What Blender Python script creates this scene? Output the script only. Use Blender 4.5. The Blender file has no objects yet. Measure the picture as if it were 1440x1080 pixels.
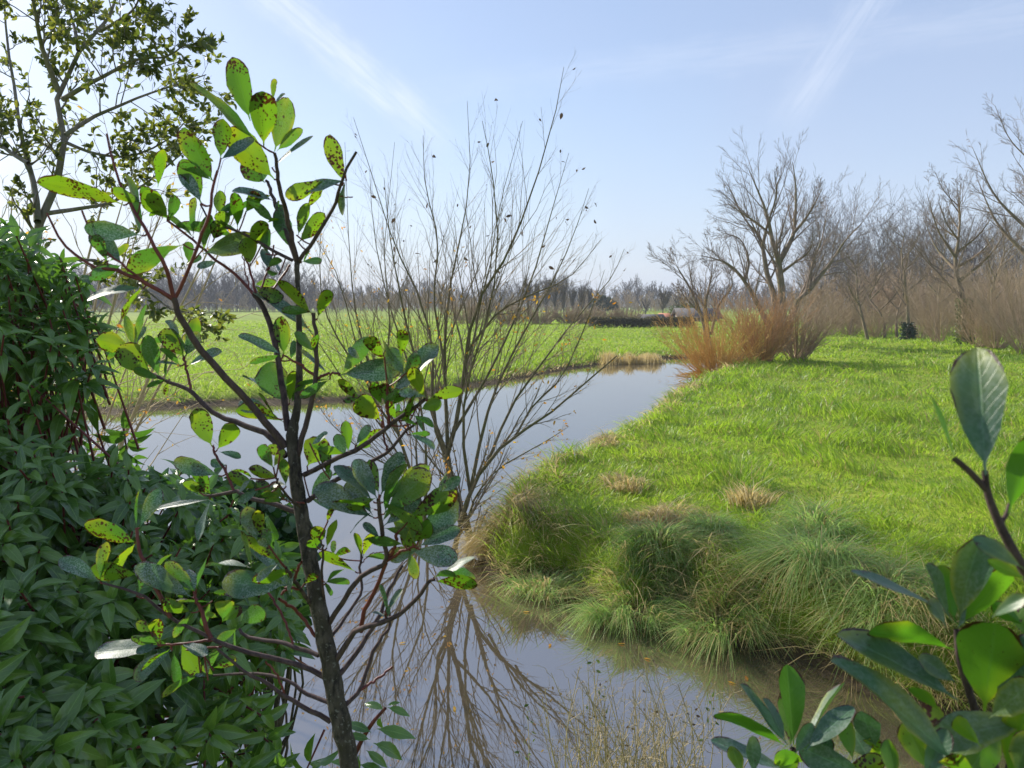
import bpy, math, random
import numpy as np
R = math.radians
rng = np.random.default_rng(11)
sc = bpy.context.scene
COL = sc.collection

# ------------------------------------------------------------------ camera
LENS = 27.2
PITCH = R(5.8)
CAM = np.array([0.0, 0.0, 3.0])
FPX = 1440 * LENS / 36.0
FW = np.array([0, math.cos(PITCH), -math.sin(PITCH)])
UP = np.array([0, math.sin(PITCH), math.cos(PITCH)])
RT = np.array([1.0, 0, 0])
cd = bpy.data.cameras.new("camera")
cam = bpy.data.objects.new("camera", cd)
COL.objects.link(cam)
cam.location = CAM
cam.rotation_euler = (R(90) - PITCH, 0, 0)
cd.lens = LENS
cd.sensor_width = 36
cd.clip_start = 0.02
cd.clip_end = 6000
cd.dof.use_dof = True
cd.dof.focus_distance = 3.0
cd.dof.aperture_fstop = 12.0
sc.camera = cam

def ray(px, py):
    return FW + RT * (px - 720) / FPX + UP * (540 - py) / FPX
def P(px, py, d):
    return CAM + ray(px, py) * d
def G(px, py, z=0.0):
    r = ray(px, py)
    return CAM + r * ((z - CAM[2]) / r[2])

# ------------------------------------------------------------------ sun direction
SUN_AZ, SUN_EL = R(-49), R(29)          # azimuth measured from the view direction, towards the right
SUND = np.array([math.sin(SUN_AZ) * math.cos(SUN_EL), math.cos(SUN_AZ) * math.cos(SUN_EL), math.sin(SUN_EL)])

# ------------------------------------------------------------------ numpy helpers
def nrm(a):
    return a / np.maximum(np.linalg.norm(a, axis=-1, keepdims=True), 1e-9)

_perm = rng.random((256, 256))
def vnoise(x, y):
    xi = np.floor(x).astype(int); yi = np.floor(y).astype(int)
    fx = x - xi; fy = y - yi
    fx = fx * fx * (3 - 2 * fx); fy = fy * fy * (3 - 2 * fy)
    a = _perm[xi & 255, yi & 255]; b = _perm[(xi + 1) & 255, yi & 255]
    c = _perm[xi & 255, (yi + 1) & 255]; d = _perm[(xi + 1) & 255, (yi + 1) & 255]
    return (a * (1 - fx) + b * fx) * (1 - fy) + (c * (1 - fx) + d * fx) * fy
def fbm(x, y, o=3):
    s = 0; a = 0.5
    for i in range(o):
        s = s + a * vnoise(x * 2 ** i + 17 * i, y * 2 ** i + 31 * i); a *= 0.5
    return s / (1 - 0.5 ** o)

def sstep(x):
    x = np.clip(x, 0, 1); return x * x * (3 - 2 * x)

def mk(name, V, Q, mat, parent=None, uv=None, rnd=None, smooth=True, mi=None):
    V = np.asarray(V, dtype=np.float32); Q = np.asarray(Q, dtype=np.int32)
    me = bpy.data.meshes.new(name)
    me.vertices.add(len(V)); me.vertices.foreach_set("co", V.ravel())
    me.loops.add(Q.size); me.loops.foreach_set("vertex_index", Q.ravel())
    me.polygons.add(len(Q))
    me.polygons.foreach_set("loop_start", np.arange(0, Q.size, Q.shape[1], dtype=np.int32))
    if smooth:
        me.polygons.foreach_set("use_smooth", np.ones(len(Q), dtype=bool))
    me.update(calc_edges=True)
    if uv is not None:
        l = me.uv_layers.new(name="uv")
        l.data.foreach_set("uv", np.asarray(uv, dtype=np.float32)[Q.ravel()].ravel())
    if rnd is not None:
        a = me.attributes.new("rnd", "FLOAT", "POINT")
        a.data.foreach_set("value", np.asarray(rnd, dtype=np.float32))
    for m_ in (mat if isinstance(mat, (list, tuple)) else [mat]): me.materials.append(m_)
    if mi is not None: me.polygons.foreach_set("material_index", np.asarray(mi, dtype=np.int32))
    o = bpy.data.objects.new(name, me)
    COL.objects.link(o)
    if parent is not None:
        o.parent = parent
        o.matrix_parent_inverse = parent.matrix_basis.inverted()
    return o

def tag(o, label, cat, group=None, kind=None):
    if label: o["label"] = label
    if cat: o["category"] = cat
    if group: o["group"] = group
    if kind: o["kind"] = kind
    return o
def struct(o):
    o["kind"] = "structure"; return o

def thing(name, label, cat, loc, group=None):
    o = bpy.data.objects.new(name, None)
    COL.objects.link(o)
    o.empty_display_size = 0.1
    o.location = [float(v) for v in loc]
    return tag(o, label, cat, group)

def copy_tree(root, loc, rz, s, label=None, group=None):
    r = root.copy(); COL.objects.link(r)
    r.location = [float(v) for v in loc]; r.rotation_euler = (0, 0, rz); r.scale = (s, s, s)
    if label: r["label"] = label
    if group: r["group"] = group
    for ch in list(root.children):
        c = ch.copy(); COL.objects.link(c); c.parent = r
    return r

class Geo:
    """collects pieces of quad mesh"""
    def __init__(s): s.V = []; s.Q = []; s.U = []; s.A = []; s.n = 0; s.I = []
    def add(s, V, Q, uv=None, rnd=None, mi=0):
        if len(V) == 0: return s
        s.I.append(np.full(len(Q), mi)); s.V.append(V); s.Q.append(Q + s.n); s.n += len(V)
        s.U.append(np.zeros((len(V), 2)) if uv is None else uv)
        s.A.append(np.zeros(len(V)) if rnd is None else rnd)
        return s
    def build(s, name, mat, parent=None, smooth=True):
        return mk(name, np.concatenate(s.V), np.concatenate(s.Q), mat, parent,
                  np.concatenate(s.U), np.concatenate(s.A), smooth, np.concatenate(s.I))

def tubes(Pn, Rn, S=5):
    """Pn (N,K,3) Rn (N,K) -> V, Q, uv, rnd"""
    N, K, _ = Pn.shape
    T = nrm(np.gradient(Pn, axis=1))
    mt = nrm(Pn[:, -1] - Pn[:, 0])
    ref = np.where(np.abs(mt[:, 2:3]) > 0.8, np.array([[1.0, 0.2, 0]]), np.array([[0, 0, 1.0]]))
    A = nrm(np.cross(T, ref[:, None, :])); B = np.cross(T, A)
    an = np.arange(S) * 2 * math.pi / S
    V = (Pn[:, :, None, :] + Rn[:, :, None, None] *
         (np.cos(an)[None, None, :, None] * A[:, :, None, :] + np.sin(an)[None, None, :, None] * B[:, :, None, :]))
    idx = np.arange(N * K * S).reshape(N, K, S)
    a = idx[:, :-1, :]; b = np.roll(a, -1, axis=2)
    c = idx[:, 1:, :]; d = np.roll(c, -1, axis=2)
    Q = np.stack([a, b, d, c], -1).reshape(-1, 4)
    rr = np.repeat(rng.random(N), K * S)
    uv = np.zeros((N * K * S, 2))
    return V.reshape(-1, 3), Q, uv, rr

def resample(pts, K):
    pts = np.asarray(pts, float)
    if len(pts) == 2:
        t = np.linspace(0, 1, K)[:, None]; return pts[0] * (1 - t) + pts[1] * t
    n = len(pts); seg = np.diff(pts, axis=0); sl_ = np.linalg.norm(seg, axis=1) + 1e-9
    tg = np.zeros_like(pts); tg[0] = seg[0]; tg[-1] = seg[-1]
    for i in range(1, n - 1):
        d_ = seg[i - 1] / sl_[i - 1] + seg[i] / sl_[i]
        tg[i] = d_ / (np.linalg.norm(d_) + 1e-9) * min(sl_[i - 1], sl_[i])
    out = []
    for u in np.linspace(0, n - 1 - 1e-6, K):
        i = int(u); f = u - i
        h00 = 2 * f ** 3 - 3 * f * f + 1; h10 = f ** 3 - 2 * f * f + f; h01 = -2 * f ** 3 + 3 * f * f; h11 = f ** 3 - f * f
        out.append(h00 * pts[i] + h10 * tg[i] + h01 * pts[i + 1] + h11 * tg[i + 1])
    return np.array(out)

def sprout(Pn, Rn, n, t0, t1, ang, ratio, K, up=0.3, wig=0.05, rr=0.6, re=0.3, Lmin=0.0, taper=0.6, rmin=0.0, Labs=None):
    """children along every parent: n each. returns (N2,K,3),(N2,K)"""
    Np, Kp, _ = Pn.shape
    idx = np.repeat(np.arange(Np), n)
    N = len(idx)
    t = np.tile((np.arange(n) + 0.5) / n, Np) + rng.uniform(-0.5, 0.5, N) / n
    t = t0 + (t1 - t0) * np.clip(t, 0, 1)
    f = t * (Kp - 1); i = np.minimum(f.astype(int), Kp - 2); w = (f - i)[:, None]
    p = Pn[idx, i] * (1 - w) + Pn[idx, i + 1] * w
    r = Rn[idx, i] * (1 - w[:, 0]) + Rn[idx, i + 1] * w[:, 0]
    T = nrm(Pn[idx, i + 1] - Pn[idx, i])
    rv = rng.normal(size=(N, 3)); perp = nrm(rv - T * np.sum(rv * T, 1, keepdims=True))
    a = ang * rng.uniform(0.6, 1.35, N)[:, None]
    D = T * np.cos(a) + perp * np.sin(a)
    plen = np.linalg.norm(np.diff(Pn, axis=1), axis=2).sum(1)[idx]
    L = plen * ratio * (1 - taper * t) if Labs is None else Labs * (1 - taper * t)
    L = np.maximum(L * rng.uniform(0.55, 1.3, N), Lmin)
    s = np.linspace(0, 1, K)
    PP = p[:, None, :] + D[:, None, :] * (L[:, None] * s)[:, :, None]
    PP[:, :, 2] += up * L[:, None] * (s ** 2)[None, :]
    wg = rng.normal(size=(N, K, 3)) * wig * L[:, None, None] * s[None, :, None]
    PP += wg
    r0 = np.maximum(r * rr, rmin); 
    RR = r0[:, None] * (1 - (1 - re) * s)[None, :]
    RR = np.maximum(RR, rmin * 0.6)
    return PP, RR

def leafmesh(B, D, Nn, L, W, curl=0.2, fold=0.25, shape="obov", nu=6, cols=5, rnd=None, twist=None):
    """N leaves -> quads. B base, D unit direction, Nn normal"""
    N = len(B)
    L = np.broadcast_to(L, (N,)).astype(float); W = np.broadcast_to(W, (N,)).astype(float)
    curl = np.broadcast_to(curl, (N,)).astype(float); fold = np.broadcast_to(fold, (N,)).astype(float)
    u = np.linspace(0, 1, nu + 1)
    if shape == "obov":
        u = np.array([0, 0.10, 0.2, 0.34, 0.5, 0.66, 0.8, 0.9, 0.965, 1.0])
        pr = np.array([0.035, 0.07, 0.34, 0.65, 0.88, 1.0, 0.94, 0.76, 0.47, 0.06])
    elif shape == "lance":
        u = np.array([0, 0.08, 0.22, 0.42, 0.62, 0.8, 0.92, 1.0])
        pr = np.array([0.06, 0.12, 0.68, 1.0, 0.92, 0.6, 0.25, 0.02])
    else:
        pr = np.sin(np.pi * np.clip(u, 0, 1)) ** 0.7; pr[0] = 0.08; pr[-1] = 0.03
    nu = len(u) - 1
    v = np.linspace(-1, 1, cols)
    Nn = nrm(Nn - D * np.sum(Nn * D, 1, keepdims=True))
    S = np.cross(D, Nn)
    if twist is None: twist = np.zeros(N)
    x = (v[None, :] * pr[:, None])                       # nu+1, cols
    jit = np.ones((N, nu + 1, cols)); 
    if cols > 3:
        jl = 1 + rng.normal(0, 0.045, (N, nu + 1, 1)); jr = 1 + rng.normal(0, 0.045, (N, nu + 1, 1)); asym = rng.normal(0, 0.07, (N, 1, 1))
        jit = np.where(v[None, None, :] < 0, jl * (1 + asym), jr * (1 - asym))
    lat = x[None] * jit * (W / 2)[:, None, None] * np.cos(fold)[:, None, None]
    ph = rng.uniform(0, 6.28, N)[:, None, None]
    wav = 0.05 * np.sin(u[None, :, None] * 9 + ph + v[None, None, :] * 1.5) * np.abs(x)[None] * W[:, None, None]
    lift = np.abs(x)[None] * (W / 2)[:, None, None] * np.sin(fold)[:, None, None] + wav
    cu = (curl * L)[:, None] * u[None] ** 2
    al = L[:, None] * (u[None] - 0.33 * (curl[:, None] ** 2) * u[None] ** 3)
    tw = twist[:, None] * u[None]
    Su = S[:, None, :] * np.cos(tw)[..., None] + Nn[:, None, :] * np.sin(tw)[..., None]
    Nu = Nn[:, None, :] * np.cos(tw)[..., None] - S[:, None, :] * np.sin(tw)[..., None]
    V = (B[:, None, None, :] + D[:, None, None, :] * al[:, :, None, None] + Su[:, :, None, :] * lat[..., None]
         + Nu[:, :, None, :] * lift[..., None] - Nn[:, None, None, :] * cu[:, :, None, None])
    idx = np.arange(N * (nu + 1) * cols).reshape(N, nu + 1, cols)
    Q = np.stack([idx[:, :-1, :-1], idx[:, :-1, 1:], idx[:, 1:, 1:], idx[:, 1:, :-1]], -1).reshape(-1, 4)
    uv = np.stack([np.broadcast_to((v * 0.5 + 0.5)[None, None, :], (N, nu + 1, cols)),
                   np.broadcast_to(u[None, :, None], (N, nu + 1, cols))], -1).reshape(-1, 2)
    if rnd is None: rnd = rng.random(N)
    return V.reshape(-1, 3), Q, uv, np.repeat(rnd, (nu + 1) * cols)

def blades(B, H, lean, amt, W, droop=0.0, K=4, rnd=None, face=None):
    """grass blades. B (N,3), H height, lean (N,2) unit, amt sideways, droop pulls the tip down"""
    N = len(B)
    t = np.linspace(0, 1, K)
    H = np.broadcast_to(H, (N,)).astype(float); amt = np.broadcast_to(amt, (N,)).astype(float)
    W = np.broadcast_to(W, (N,)).astype(float); droop = np.broadcast_to(droop, (N,)).astype(float)
    z = H[:, None] * (t[None] - droop[:, None] * t[None] ** 2.2)
    o = (H * amt)[:, None] * t[None] ** 1.6
    C = np.stack([B[:, 0:1] + lean[:, 0:1] * o, B[:, 1:2] + lean[:, 1:2] * o, B[:, 2:3] + z], -1)
    a = rng.uniform(0, 2 * math.pi, N)
    side = np.stack([np.cos(a), np.sin(a), 0 * a], -1)
    w = W[:, None] * np.array([0.8, 1.0, 0.75, 0.12] if K == 4 else np.linspace(1, 0.1, K))[None]
    L = C - side[:, None, :] * w[..., None] * 0.5; Rr = C + side[:, None, :] * w[..., None] * 0.5
    V = np.stack([L, Rr], 2)                               # N,K,2,3
    idx = np.arange(N * K * 2).reshape(N, K, 2)
    Q = np.stack([idx[:, :-1, 0], idx[:, :-1, 1], idx[:, 1:, 1], idx[:, 1:, 0]], -1).reshape(-1, 4)
    if rnd is None: rnd = rng.random(N)
    uv = np.stack([np.broadcast_to(np.array([0.0, 1.0])[None, None], (N, K, 2)), np.broadcast_to(t[None, :, None], (N, K, 2))], -1).reshape(-1, 2)
    return V.reshape(-1, 3), Q, uv, np.repeat(rnd, K * 2)

# ------------------------------------------------------------------ materials
class NT:
    def __init__(s, tree): s.t = tree; s.n = tree.nodes; s.l = tree.links
    def add(s, typ, **kw):
        n = s.n.new(typ)
        for k, v in kw.items():
            if k.startswith("i_"):
                n.inputs[k[2:].replace("_", " ")].default_value = v
            else: setattr(n, k, v)
        return n
    def link(s, a, b): s.l.new(a, b)
    def attr(s, name="rnd"): return s.add("ShaderNodeAttribute", attribute_name=name).outputs["Fac"]
    def ramp(s, src, stops, interp="LINEAR"):
        r = s.add("ShaderNodeValToRGB"); cr = r.color_ramp; cr.interpolation = interp
        while len(cr.elements) < len(stops): cr.elements.new(0.5)
        for e, (p, c) in zip(cr.elements, stops):
            e.position = p; e.color = (*c, 1) if len(c) == 3 else c
        s.link(src, r.inputs[0]); return r.outputs[0]
    def noise(s, vec, scale, detail=2.0, rough=0.5):
        n = s.add("ShaderNodeTexNoise"); n.inputs["Scale"].default_value = scale
        n.inputs["Detail"].default_value = detail; n.inputs["Roughness"].default_value = rough
        if vec is not None: s.link(vec, n.inputs["Vector"])
        return n.outputs["Fac"]
    def math(s, op, a, b=None, clamp=False):
        m = s.add("ShaderNodeMath", operation=op); m.use_clamp = clamp
        for i, x in enumerate((a, b)):
            if x is None: continue
            if isinstance(x, (int, float)): m.inputs[i].default_value = x
            else: s.link(x, m.inputs[i])
        return m.outputs[0]
    def mix(s, fac, a, b, mode="MIX"):
        m = s.add("ShaderNodeMix", data_type="RGBA", blend_type=mode)
        for i, x in ((0, fac), (6, a), (7, b)):
            if isinstance(x, (int, float)): m.inputs[i].default_value = x
            elif isinstance(x, tuple): m.inputs[i].default_value = (*x, 1)
            else: s.link(x, m.inputs[i])
        return m.outputs[2]
    def mapr(s, x, a, b, c=0.0, d=1.0, smooth=True):
        m = s.add("ShaderNodeMapRange"); m.interpolation_type = "SMOOTHSTEP" if smooth else "LINEAR"
        for i, v in zip((1, 2, 3, 4), (a, b, c, d)): m.inputs[i].default_value = v
        s.link(x, m.inputs[0]); return m.outputs[0]

def newmat(name):
    m = bpy.data.materials.new(name); m.use_nodes = True
    t = NT(m.node_tree); b = t.n["Principled BSDF"]
    return m, t, b

def leaf_out(t, b, col, trcol, fac, rough=0.4, spec=0.5):
    b.inputs["Roughness"].default_value = rough
    b.inputs["Specular IOR Level"].default_value = spec
    t.link(col, b.inputs["Base Color"])
    tr = t.add("ShaderNodeBsdfTranslucent"); t.link(trcol, tr.inputs["Color"])
    mx = t.add("ShaderNodeMixShader"); mx.inputs[0].default_value = fac
    t.link(b.outputs[0], mx.inputs[1]); t.link(tr.outputs[0], mx.inputs[2])
    t.link(mx.outputs[0], t.n["Material Output"].inputs["Surface"])

def mat_leaf(name, dark, light, trans, spots=0.0, yellow=(0.30, 0.33, 0.02), bloom=0.0, fac=0.45, rough=0.4, spec=0.5, scale=1.0, edge=None):
    m, t, b = newmat(name)
    rnd = t.attr(); pos = t.add("ShaderNodeNewGeometry").outputs["Position"]
    uvn = t.add("ShaderNodeUVMap", uv_map="uv").outputs[0]
    sep = t.add("ShaderNodeSeparateXYZ"); t.link(uvn, sep.inputs[0])
    vx = t.math("ABSOLUTE", t.math("SUBTRACT", sep.outputs[0], 0.5))      # 0 midrib .. 0.5 edge
    col = t.mix(rnd, dark, light)
    tc = t.mix(rnd, trans[0], trans[1])
    n1 = t.noise(pos, 26 * scale, 3)
    col = t.mix(t.mapr(n1, 0.35, 0.7, 0, 0.45), col, light)
    # veins
    wv = t.math("SINE", t.math("MULTIPLY", t.math("SUBTRACT", sep.outputs[1], t.math("MULTIPLY", vx, 0.45)), 62.0))
    vein = t.mapr(wv, 0.86, 1.0, 0, 0.22)
    mid = t.mapr(vx, 0.012, 0.04, 0.55, 0.0)
    vv = t.math("MAXIMUM", vein, mid)
    col = t.mix(vv, col, tuple(min(1, c * 1.9 + 0.02) for c in light))
    tc = t.mix(t.math("MULTIPLY", vv, 0.6), tc, tuple(c * 0.45 for c in trans[0]))
    if spots > 0:
        edgef = t.math("ADD", t.mapr(vx, 0.30, 0.5, 0, 1), t.mapr(sep.outputs[1], 0.72, 1.0, 0, 0.8))
        yl = t.math("MULTIPLY", t.mapr(t.noise(pos, 17 * scale, 2), 0.47, 0.66), t.math("ADD", 0.35, edgef), True)
        col = t.mix(t.math("MULTIPLY", yl, 0.5), col, yellow)
        tc = t.mix(t.math("MULTIPLY", yl, 0.55), tc, (0.45, 0.42, 0.01))
        vo = t.add("ShaderNodeTexVoronoi"); vo.inputs["Scale"].default_value = 210 * scale
        vo.inputs["Randomness"].default_value = 1.0
        dn = t.add("ShaderNodeTexNoise"); dn.inputs["Scale"].default_value = 190 * scale; t.link(pos, dn.inputs["Vector"])
        dv = t.add("ShaderNodeVectorMath", operation="SCALE"); t.link(dn.outputs["Color"], dv.inputs[0]); dv.inputs["Scale"].default_value = 0.006 / scale
        pd = t.add("ShaderNodeVectorMath", operation="ADD"); t.link(pos, pd.inputs[0]); t.link(dv.outputs[0], pd.inputs[1])
        t.link(pd.outputs[0], vo.inputs["Vector"])
        th = t.math("ADD", t.math("MULTIPLY", t.mapr(t.noise(pos, 30 * scale, 2), 0.36, 0.66), 0.40 * spots),
                    t.math("MULTIPLY", edgef, 0.12 * spots))
        sp1 = t.math("LESS_THAN", vo.outputs["Distance"], th)
        vo2 = t.add("ShaderNodeTexVoronoi"); vo2.inputs["Scale"].default_value = 105 * scale
        t.link(pd.outputs[0], vo2.inputs["Vector"])
        th2 = t.mapr(t.noise(pos, 11 * scale, 1), 0.40, 0.70, -0.02, 0.27 * spots)
        sp2 = t.math("LESS_THAN", t.math("ADD", vo2.outputs["Distance"], t.math("MULTIPLY", t.noise(pos, 260 * scale), 0.12)), t.math("ADD", th2, 0.03))
        em = t.math("GREATER_THAN", t.math("ADD", t.math("MULTIPLY", t.noise(pos, 40 * scale, 3), 0.85), edgef), 1.50)
        sp = t.math("MAXIMUM", t.math("MAXIMUM", sp1, sp2), em)
        scol = t.mix(t.noise(pos, 90 * scale), (0.012, 0.005, 0.006), (0.06, 0.016, 0.01))
        col = t.mix(sp, col, scol); tc = t.mix(t.math("MULTIPLY", sp, 0.96), tc, (0.05, 0.008, 0.004))
    if bloom > 0:
        bl = t.math("MULTIPLY", t.mapr(t.noise(pos, 420 * scale, 3, 0.7), 0.42, 0.62), t.mapr(t.noise(pos, 22 * scale, 2), 0.32, 0.62, 0.12, 1.0))
        col = t.mix(t.math("MULTIPLY", bl, bloom), col, (0.42, 0.47, 0.47))
    if edge:
        col = t.mix(t.mapr(vx, 0.42, 0.5, 0, 0.6), col, edge)
    bp = t.add("ShaderNodeBump"); bp.inputs["Strength"].default_value = 0.35; bp.inputs["Distance"].default_value = 0.0015
    t.link(t.math("ADD", t.math("MULTIPLY", vv, -1.0), t.math("MULTIPLY", t.noise(pos, 130 * scale, 2), 0.6)), bp.inputs["Height"])
    t.link(bp.outputs[0], b.inputs["Normal"])
    leaf_out(t, b, col, tc, fac, rough, spec)
    return m

def mat_bark(name, c1, c2, scale=20, rough=0.85, moss=None, bump=0.6, dist=0.01, lich=None):
    m, t, b = newmat(name)
    pos = t.add("ShaderNodeNewGeometry").outputs["Position"]; rnd = t.attr()
    mp = t.add("ShaderNodeMapping"); mp.inputs["Scale"].default_value = (1, 1, 0.4); t.link(pos, mp.inputs[0])
    n = t.noise(mp.outputs[0], scale, 5, 0.65)
    col = t.mix(t.mapr(n, 0.35, 0.65), c1, c2)
    col = t.mix(t.math("MULTIPLY", rnd, 0.5), col, c2)
    if moss: col = t.mix(t.mapr(t.noise(pos, scale * 0.2, 3), 0.45, 0.62, 0, 0.8), col, moss)
    if lich: col = t.mix(t.mapr(t.noise(pos, scale * 1.7, 4), 0.60, 0.68, 0, 0.7), col, lich)
    t.link(col, b.inputs["Base Color"]); b.inputs["Roughness"].default_value = rough
    b.inputs["Specular IOR Level"].default_value = 0.3
    bp = t.add("ShaderNodeBump"); bp.inputs["Strength"].default_value = bump; bp.inputs["Distance"].default_value = dist
    t.link(n, bp.inputs["Height"]); t.link(bp.outputs[0], b.inputs["Normal"])
    return m

def mat_grass(name, g1, g2, straw, tr, straw_at=0.8, fac=0.5):
    m, t, b = newmat(name)
    rnd = t.attr(); pos = t.add("ShaderNodeNewGeometry").outputs["Position"]
    uvn = t.add("ShaderNodeUVMap", uv_map="uv").outputs[0]
    sep = t.add("ShaderNodeSeparateXYZ"); t.link(uvn, sep.inputs[0])
    n = t.noise(pos, 0.9, 3); n2 = t.noise(pos, 7.0, 2)
    hv = t.math("FRACT", t.math("MULTIPLY", rnd, 13.7))
    gm = t.math("ADD", t.math("MULTIPLY", t.mapr(n, 0.35, 0.65), 0.5), t.math("MULTIPLY", hv, 0.5))
    g = t.mix(gm, g1, g2)
    fz = t.math("ADD", rnd, t.math("MULTIPLY", t.math("SUBTRACT", n2, 0.5), 0.35))
    k = t.mapr(fz, straw_at, straw_at + 0.1)
    # old blades yellow from the base
    k2 = t.math("MULTIPLY", t.mapr(sep.outputs[1], 0.0, 0.35, 0.6, 0.0), t.mapr(rnd, 0.3, 0.6))
    kk = t.math("MAXIMUM", k, k2)
    col = t.mix(kk, g, straw); tc = t.mix(kk, t.mix(gm, tr[0], tr[1]), tuple(c * 0.9 for c in straw))
    leaf_out(t, b, col, tc, fac, 0.45, 0.4)
    return m

M = {}
M["sap_y"] = mat_leaf("leaf_spotted_yellow_green", (0.045, 0.11, 0.014), (0.095, 0.165, 0.02), ((0.085, 0.25, 0.008), (0.22, 0.38, 0.012)), spots=1.25, fac=0.52, rough=0.36)
M["sap_g"] = mat_leaf("leaf_mid_green", (0.03, 0.085, 0.022), (0.065, 0.135, 0.03), ((0.05, 0.18, 0.014), (0.10, 0.27, 0.022)), spots=0.8, bloom=0.35, fac=0.45, rough=0.36)
M["sap_d"] = mat_leaf("leaf_blue_green_bloom", (0.024, 0.072, 0.042), (0.05, 0.11, 0.06), ((0.03, 0.12, 0.03), (0.07, 0.19, 0.04)), spots=0.62, bloom=0.7, fac=0.25, rough=0.46, spec=0.45)
M["fore_d"] = mat_leaf("leaf_foreground_grey", (0.022, 0.066, 0.034), (0.05, 0.115, 0.055), ((0.03, 0.12, 0.03), (0.07, 0.19, 0.04)), spots=0.35, bloom=0.18, fac=0.22, rough=0.4, spec=0.5, scale=0.7)
M["laurel"] = mat_leaf("leaf_laurel", (0.036, 0.090, 0.022), (0.14, 0.245, 0.05), ((0.09, 0.26, 0.02), (0.18, 0.38, 0.03)), fac=0.3, rough=0.22, spec=0.7, scale=0.6, edge=(0.20, 0.33, 0.08))
M["ivy"] = mat_leaf("leaf_round", (0.012, 0.036, 0.014), (0.03, 0.075, 0.02), ((0.05, 0.16, 0.02), (0.08, 0.2, 0.03)), fac=0.25, rough=0.35)
M["oak"] = mat_leaf("leaf_small_evergreen", (0.04, 0.07, 0.03), (0.09, 0.12, 0.04), ((0.12, 0.18, 0.02), (0.32, 0.34, 0.04)), fac=0.45, rough=0.4, scale=0.5)
M["fore"] = mat_leaf("leaf_foreground", (0.035, 0.105, 0.016), (0.065, 0.155, 0.022), ((0.09, 0.29, 0.010), (0.15, 0.37, 0.014)), spots=0.3, fac=0.48, rough=0.36)
M["autumn"] = mat_leaf("leaf_autumn", (0.32, 0.13, 0.03), (0.5, 0.30, 0.03), ((0.6, 0.25, 0.03), (0.75, 0.5, 0.05)), fac=0.5, rough=0.6)
M["seed"] = mat_leaf("leaf_dead", (0.04, 0.03, 0.02), (0.09, 0.06, 0.04), ((0.08, 0.05, 0.03), (0.12, 0.08, 0.04)), fac=0.3, rough=0.8)
M["pine"] = mat_leaf("needles_dark", (0.012, 0.035, 0.016), (0.03, 0.06, 0.025), ((0.02, 0.05, 0.015), (0.04, 0.09, 0.02)), fac=0.25, rough=0.6, scale=0.05)
M["hedge"] = mat_leaf("leaf_hedge", (0.06, 0.06, 0.03), (0.12, 0.10, 0.05), ((0.08, 0.08, 0.03), (0.13, 0.12, 0.04)), fac=0.3, rough=0.6, scale=0.1)
M["ivyfar"] = mat_leaf("leaf_ivy_trunk", (0.03, 0.06, 0.015), (0.07, 0.10, 0.025), ((0.08, 0.14, 0.02), (0.14, 0.2, 0.03)), fac=0.35, rough=0.5, scale=0.2)
M["bark_sap"] = mat_bark("bark_sapling", (0.022, 0.018, 0.015), (0.105, 0.085, 0.068), 110, bump=1.0, dist=0.006, moss=(0.048, 0.040, 0.028), lich=(0.20, 0.19, 0.165))
M["twig_sap"] = mat_bark("twig_sapling", (0.032, 0.020, 0.022), (0.095, 0.062, 0.058), 120, bump=0.5, dist=0.002)
M["twig_red"] = mat_bark("twig_red", (0.08, 0.016, 0.018), (0.17, 0.042, 0.035), 60, rough=0.5, bump=0.2, dist=0.001)
M["bark_oak"] = mat_bark("bark_left_tree", (0.10, 0.085, 0.065), (0.24, 0.21, 0.17), 40, moss=(0.12, 0.13, 0.06))
M["bark_willow"] = mat_bark("bark_willow", (0.07, 0.06, 0.03), (0.17, 0.145, 0.075), 25, moss=(0.10, 0.105, 0.035), dist=0.006)
M["twig_willow"] = mat_bark("twig_willow", (0.14, 0.115, 0.07), (0.29, 0.23, 0.15), 20, bump=0.1)
M["twig_pale"] = mat_bark("twig_pale", (0.30, 0.23, 0.12), (0.46, 0.37, 0.22), 12, bump=0.1)
M["bark_tree"] = mat_bark("bark_bare_tree", (0.12, 0.092, 0.065), (0.28, 0.215, 0.15), 6, dist=0.03, moss=(0.15, 0.135, 0.07))
M["twig_tree"] = mat_bark("twig_bare_tree", (0.15, 0.118, 0.09), (0.27, 0.21, 0.165), 4, bump=0.1)
M["twig_far"] = mat_bark("twig_far_woods", (0.085, 0.072, 0.068), (0.15, 0.127, 0.115), 0.3, bump=0.1)
M["osier_o"] = mat_bark("osier_orange", (0.46, 0.26, 0.07), (0.66, 0.42, 0.13), 5, rough=0.6, bump=0.1)
M["osier_r"] = mat_bark("osier_red", (0.38, 0.20, 0.09), (0.52, 0.32, 0.16), 5, rough=0.6, bump=0.1)
M["osier_b"] = mat_bark("osier_brown", (0.30, 0.215, 0.135), (0.46, 0.35, 0.24), 5, rough=0.7, bump=0.1)
M["straw"] = mat_bark("dry_stalk", (0.22, 0.17, 0.09), (0.46, 0.38, 0.22), 30, rough=0.8, bump=0.1, dist=0.002)
M["grass"] = mat_grass("meadow_grass", (0.10, 0.185, 0.02), (0.20, 0.29, 0.03), (0.44, 0.37, 0.14), ((0.26, 0.46, 0.03), (0.46, 0.66, 0.045)), 0.82, 0.5)
M["grass_bank"] = mat_grass("bank_grass", (0.13, 0.22, 0.035), (0.38, 0.46, 0.09), (0.68, 0.53, 0.25), ((0.30, 0.50, 0.045), (0.58, 0.74, 0.08)), 0.44, 0.52)
M["grass_tus"] = mat_grass("tussock_grass", (0.13, 0.24, 0.065), (0.38, 0.50, 0.18), (0.66, 0.52, 0.24), ((0.26, 0.50, 0.09), (0.52, 0.74, 0.18)), 0.70, 0.52)
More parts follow.
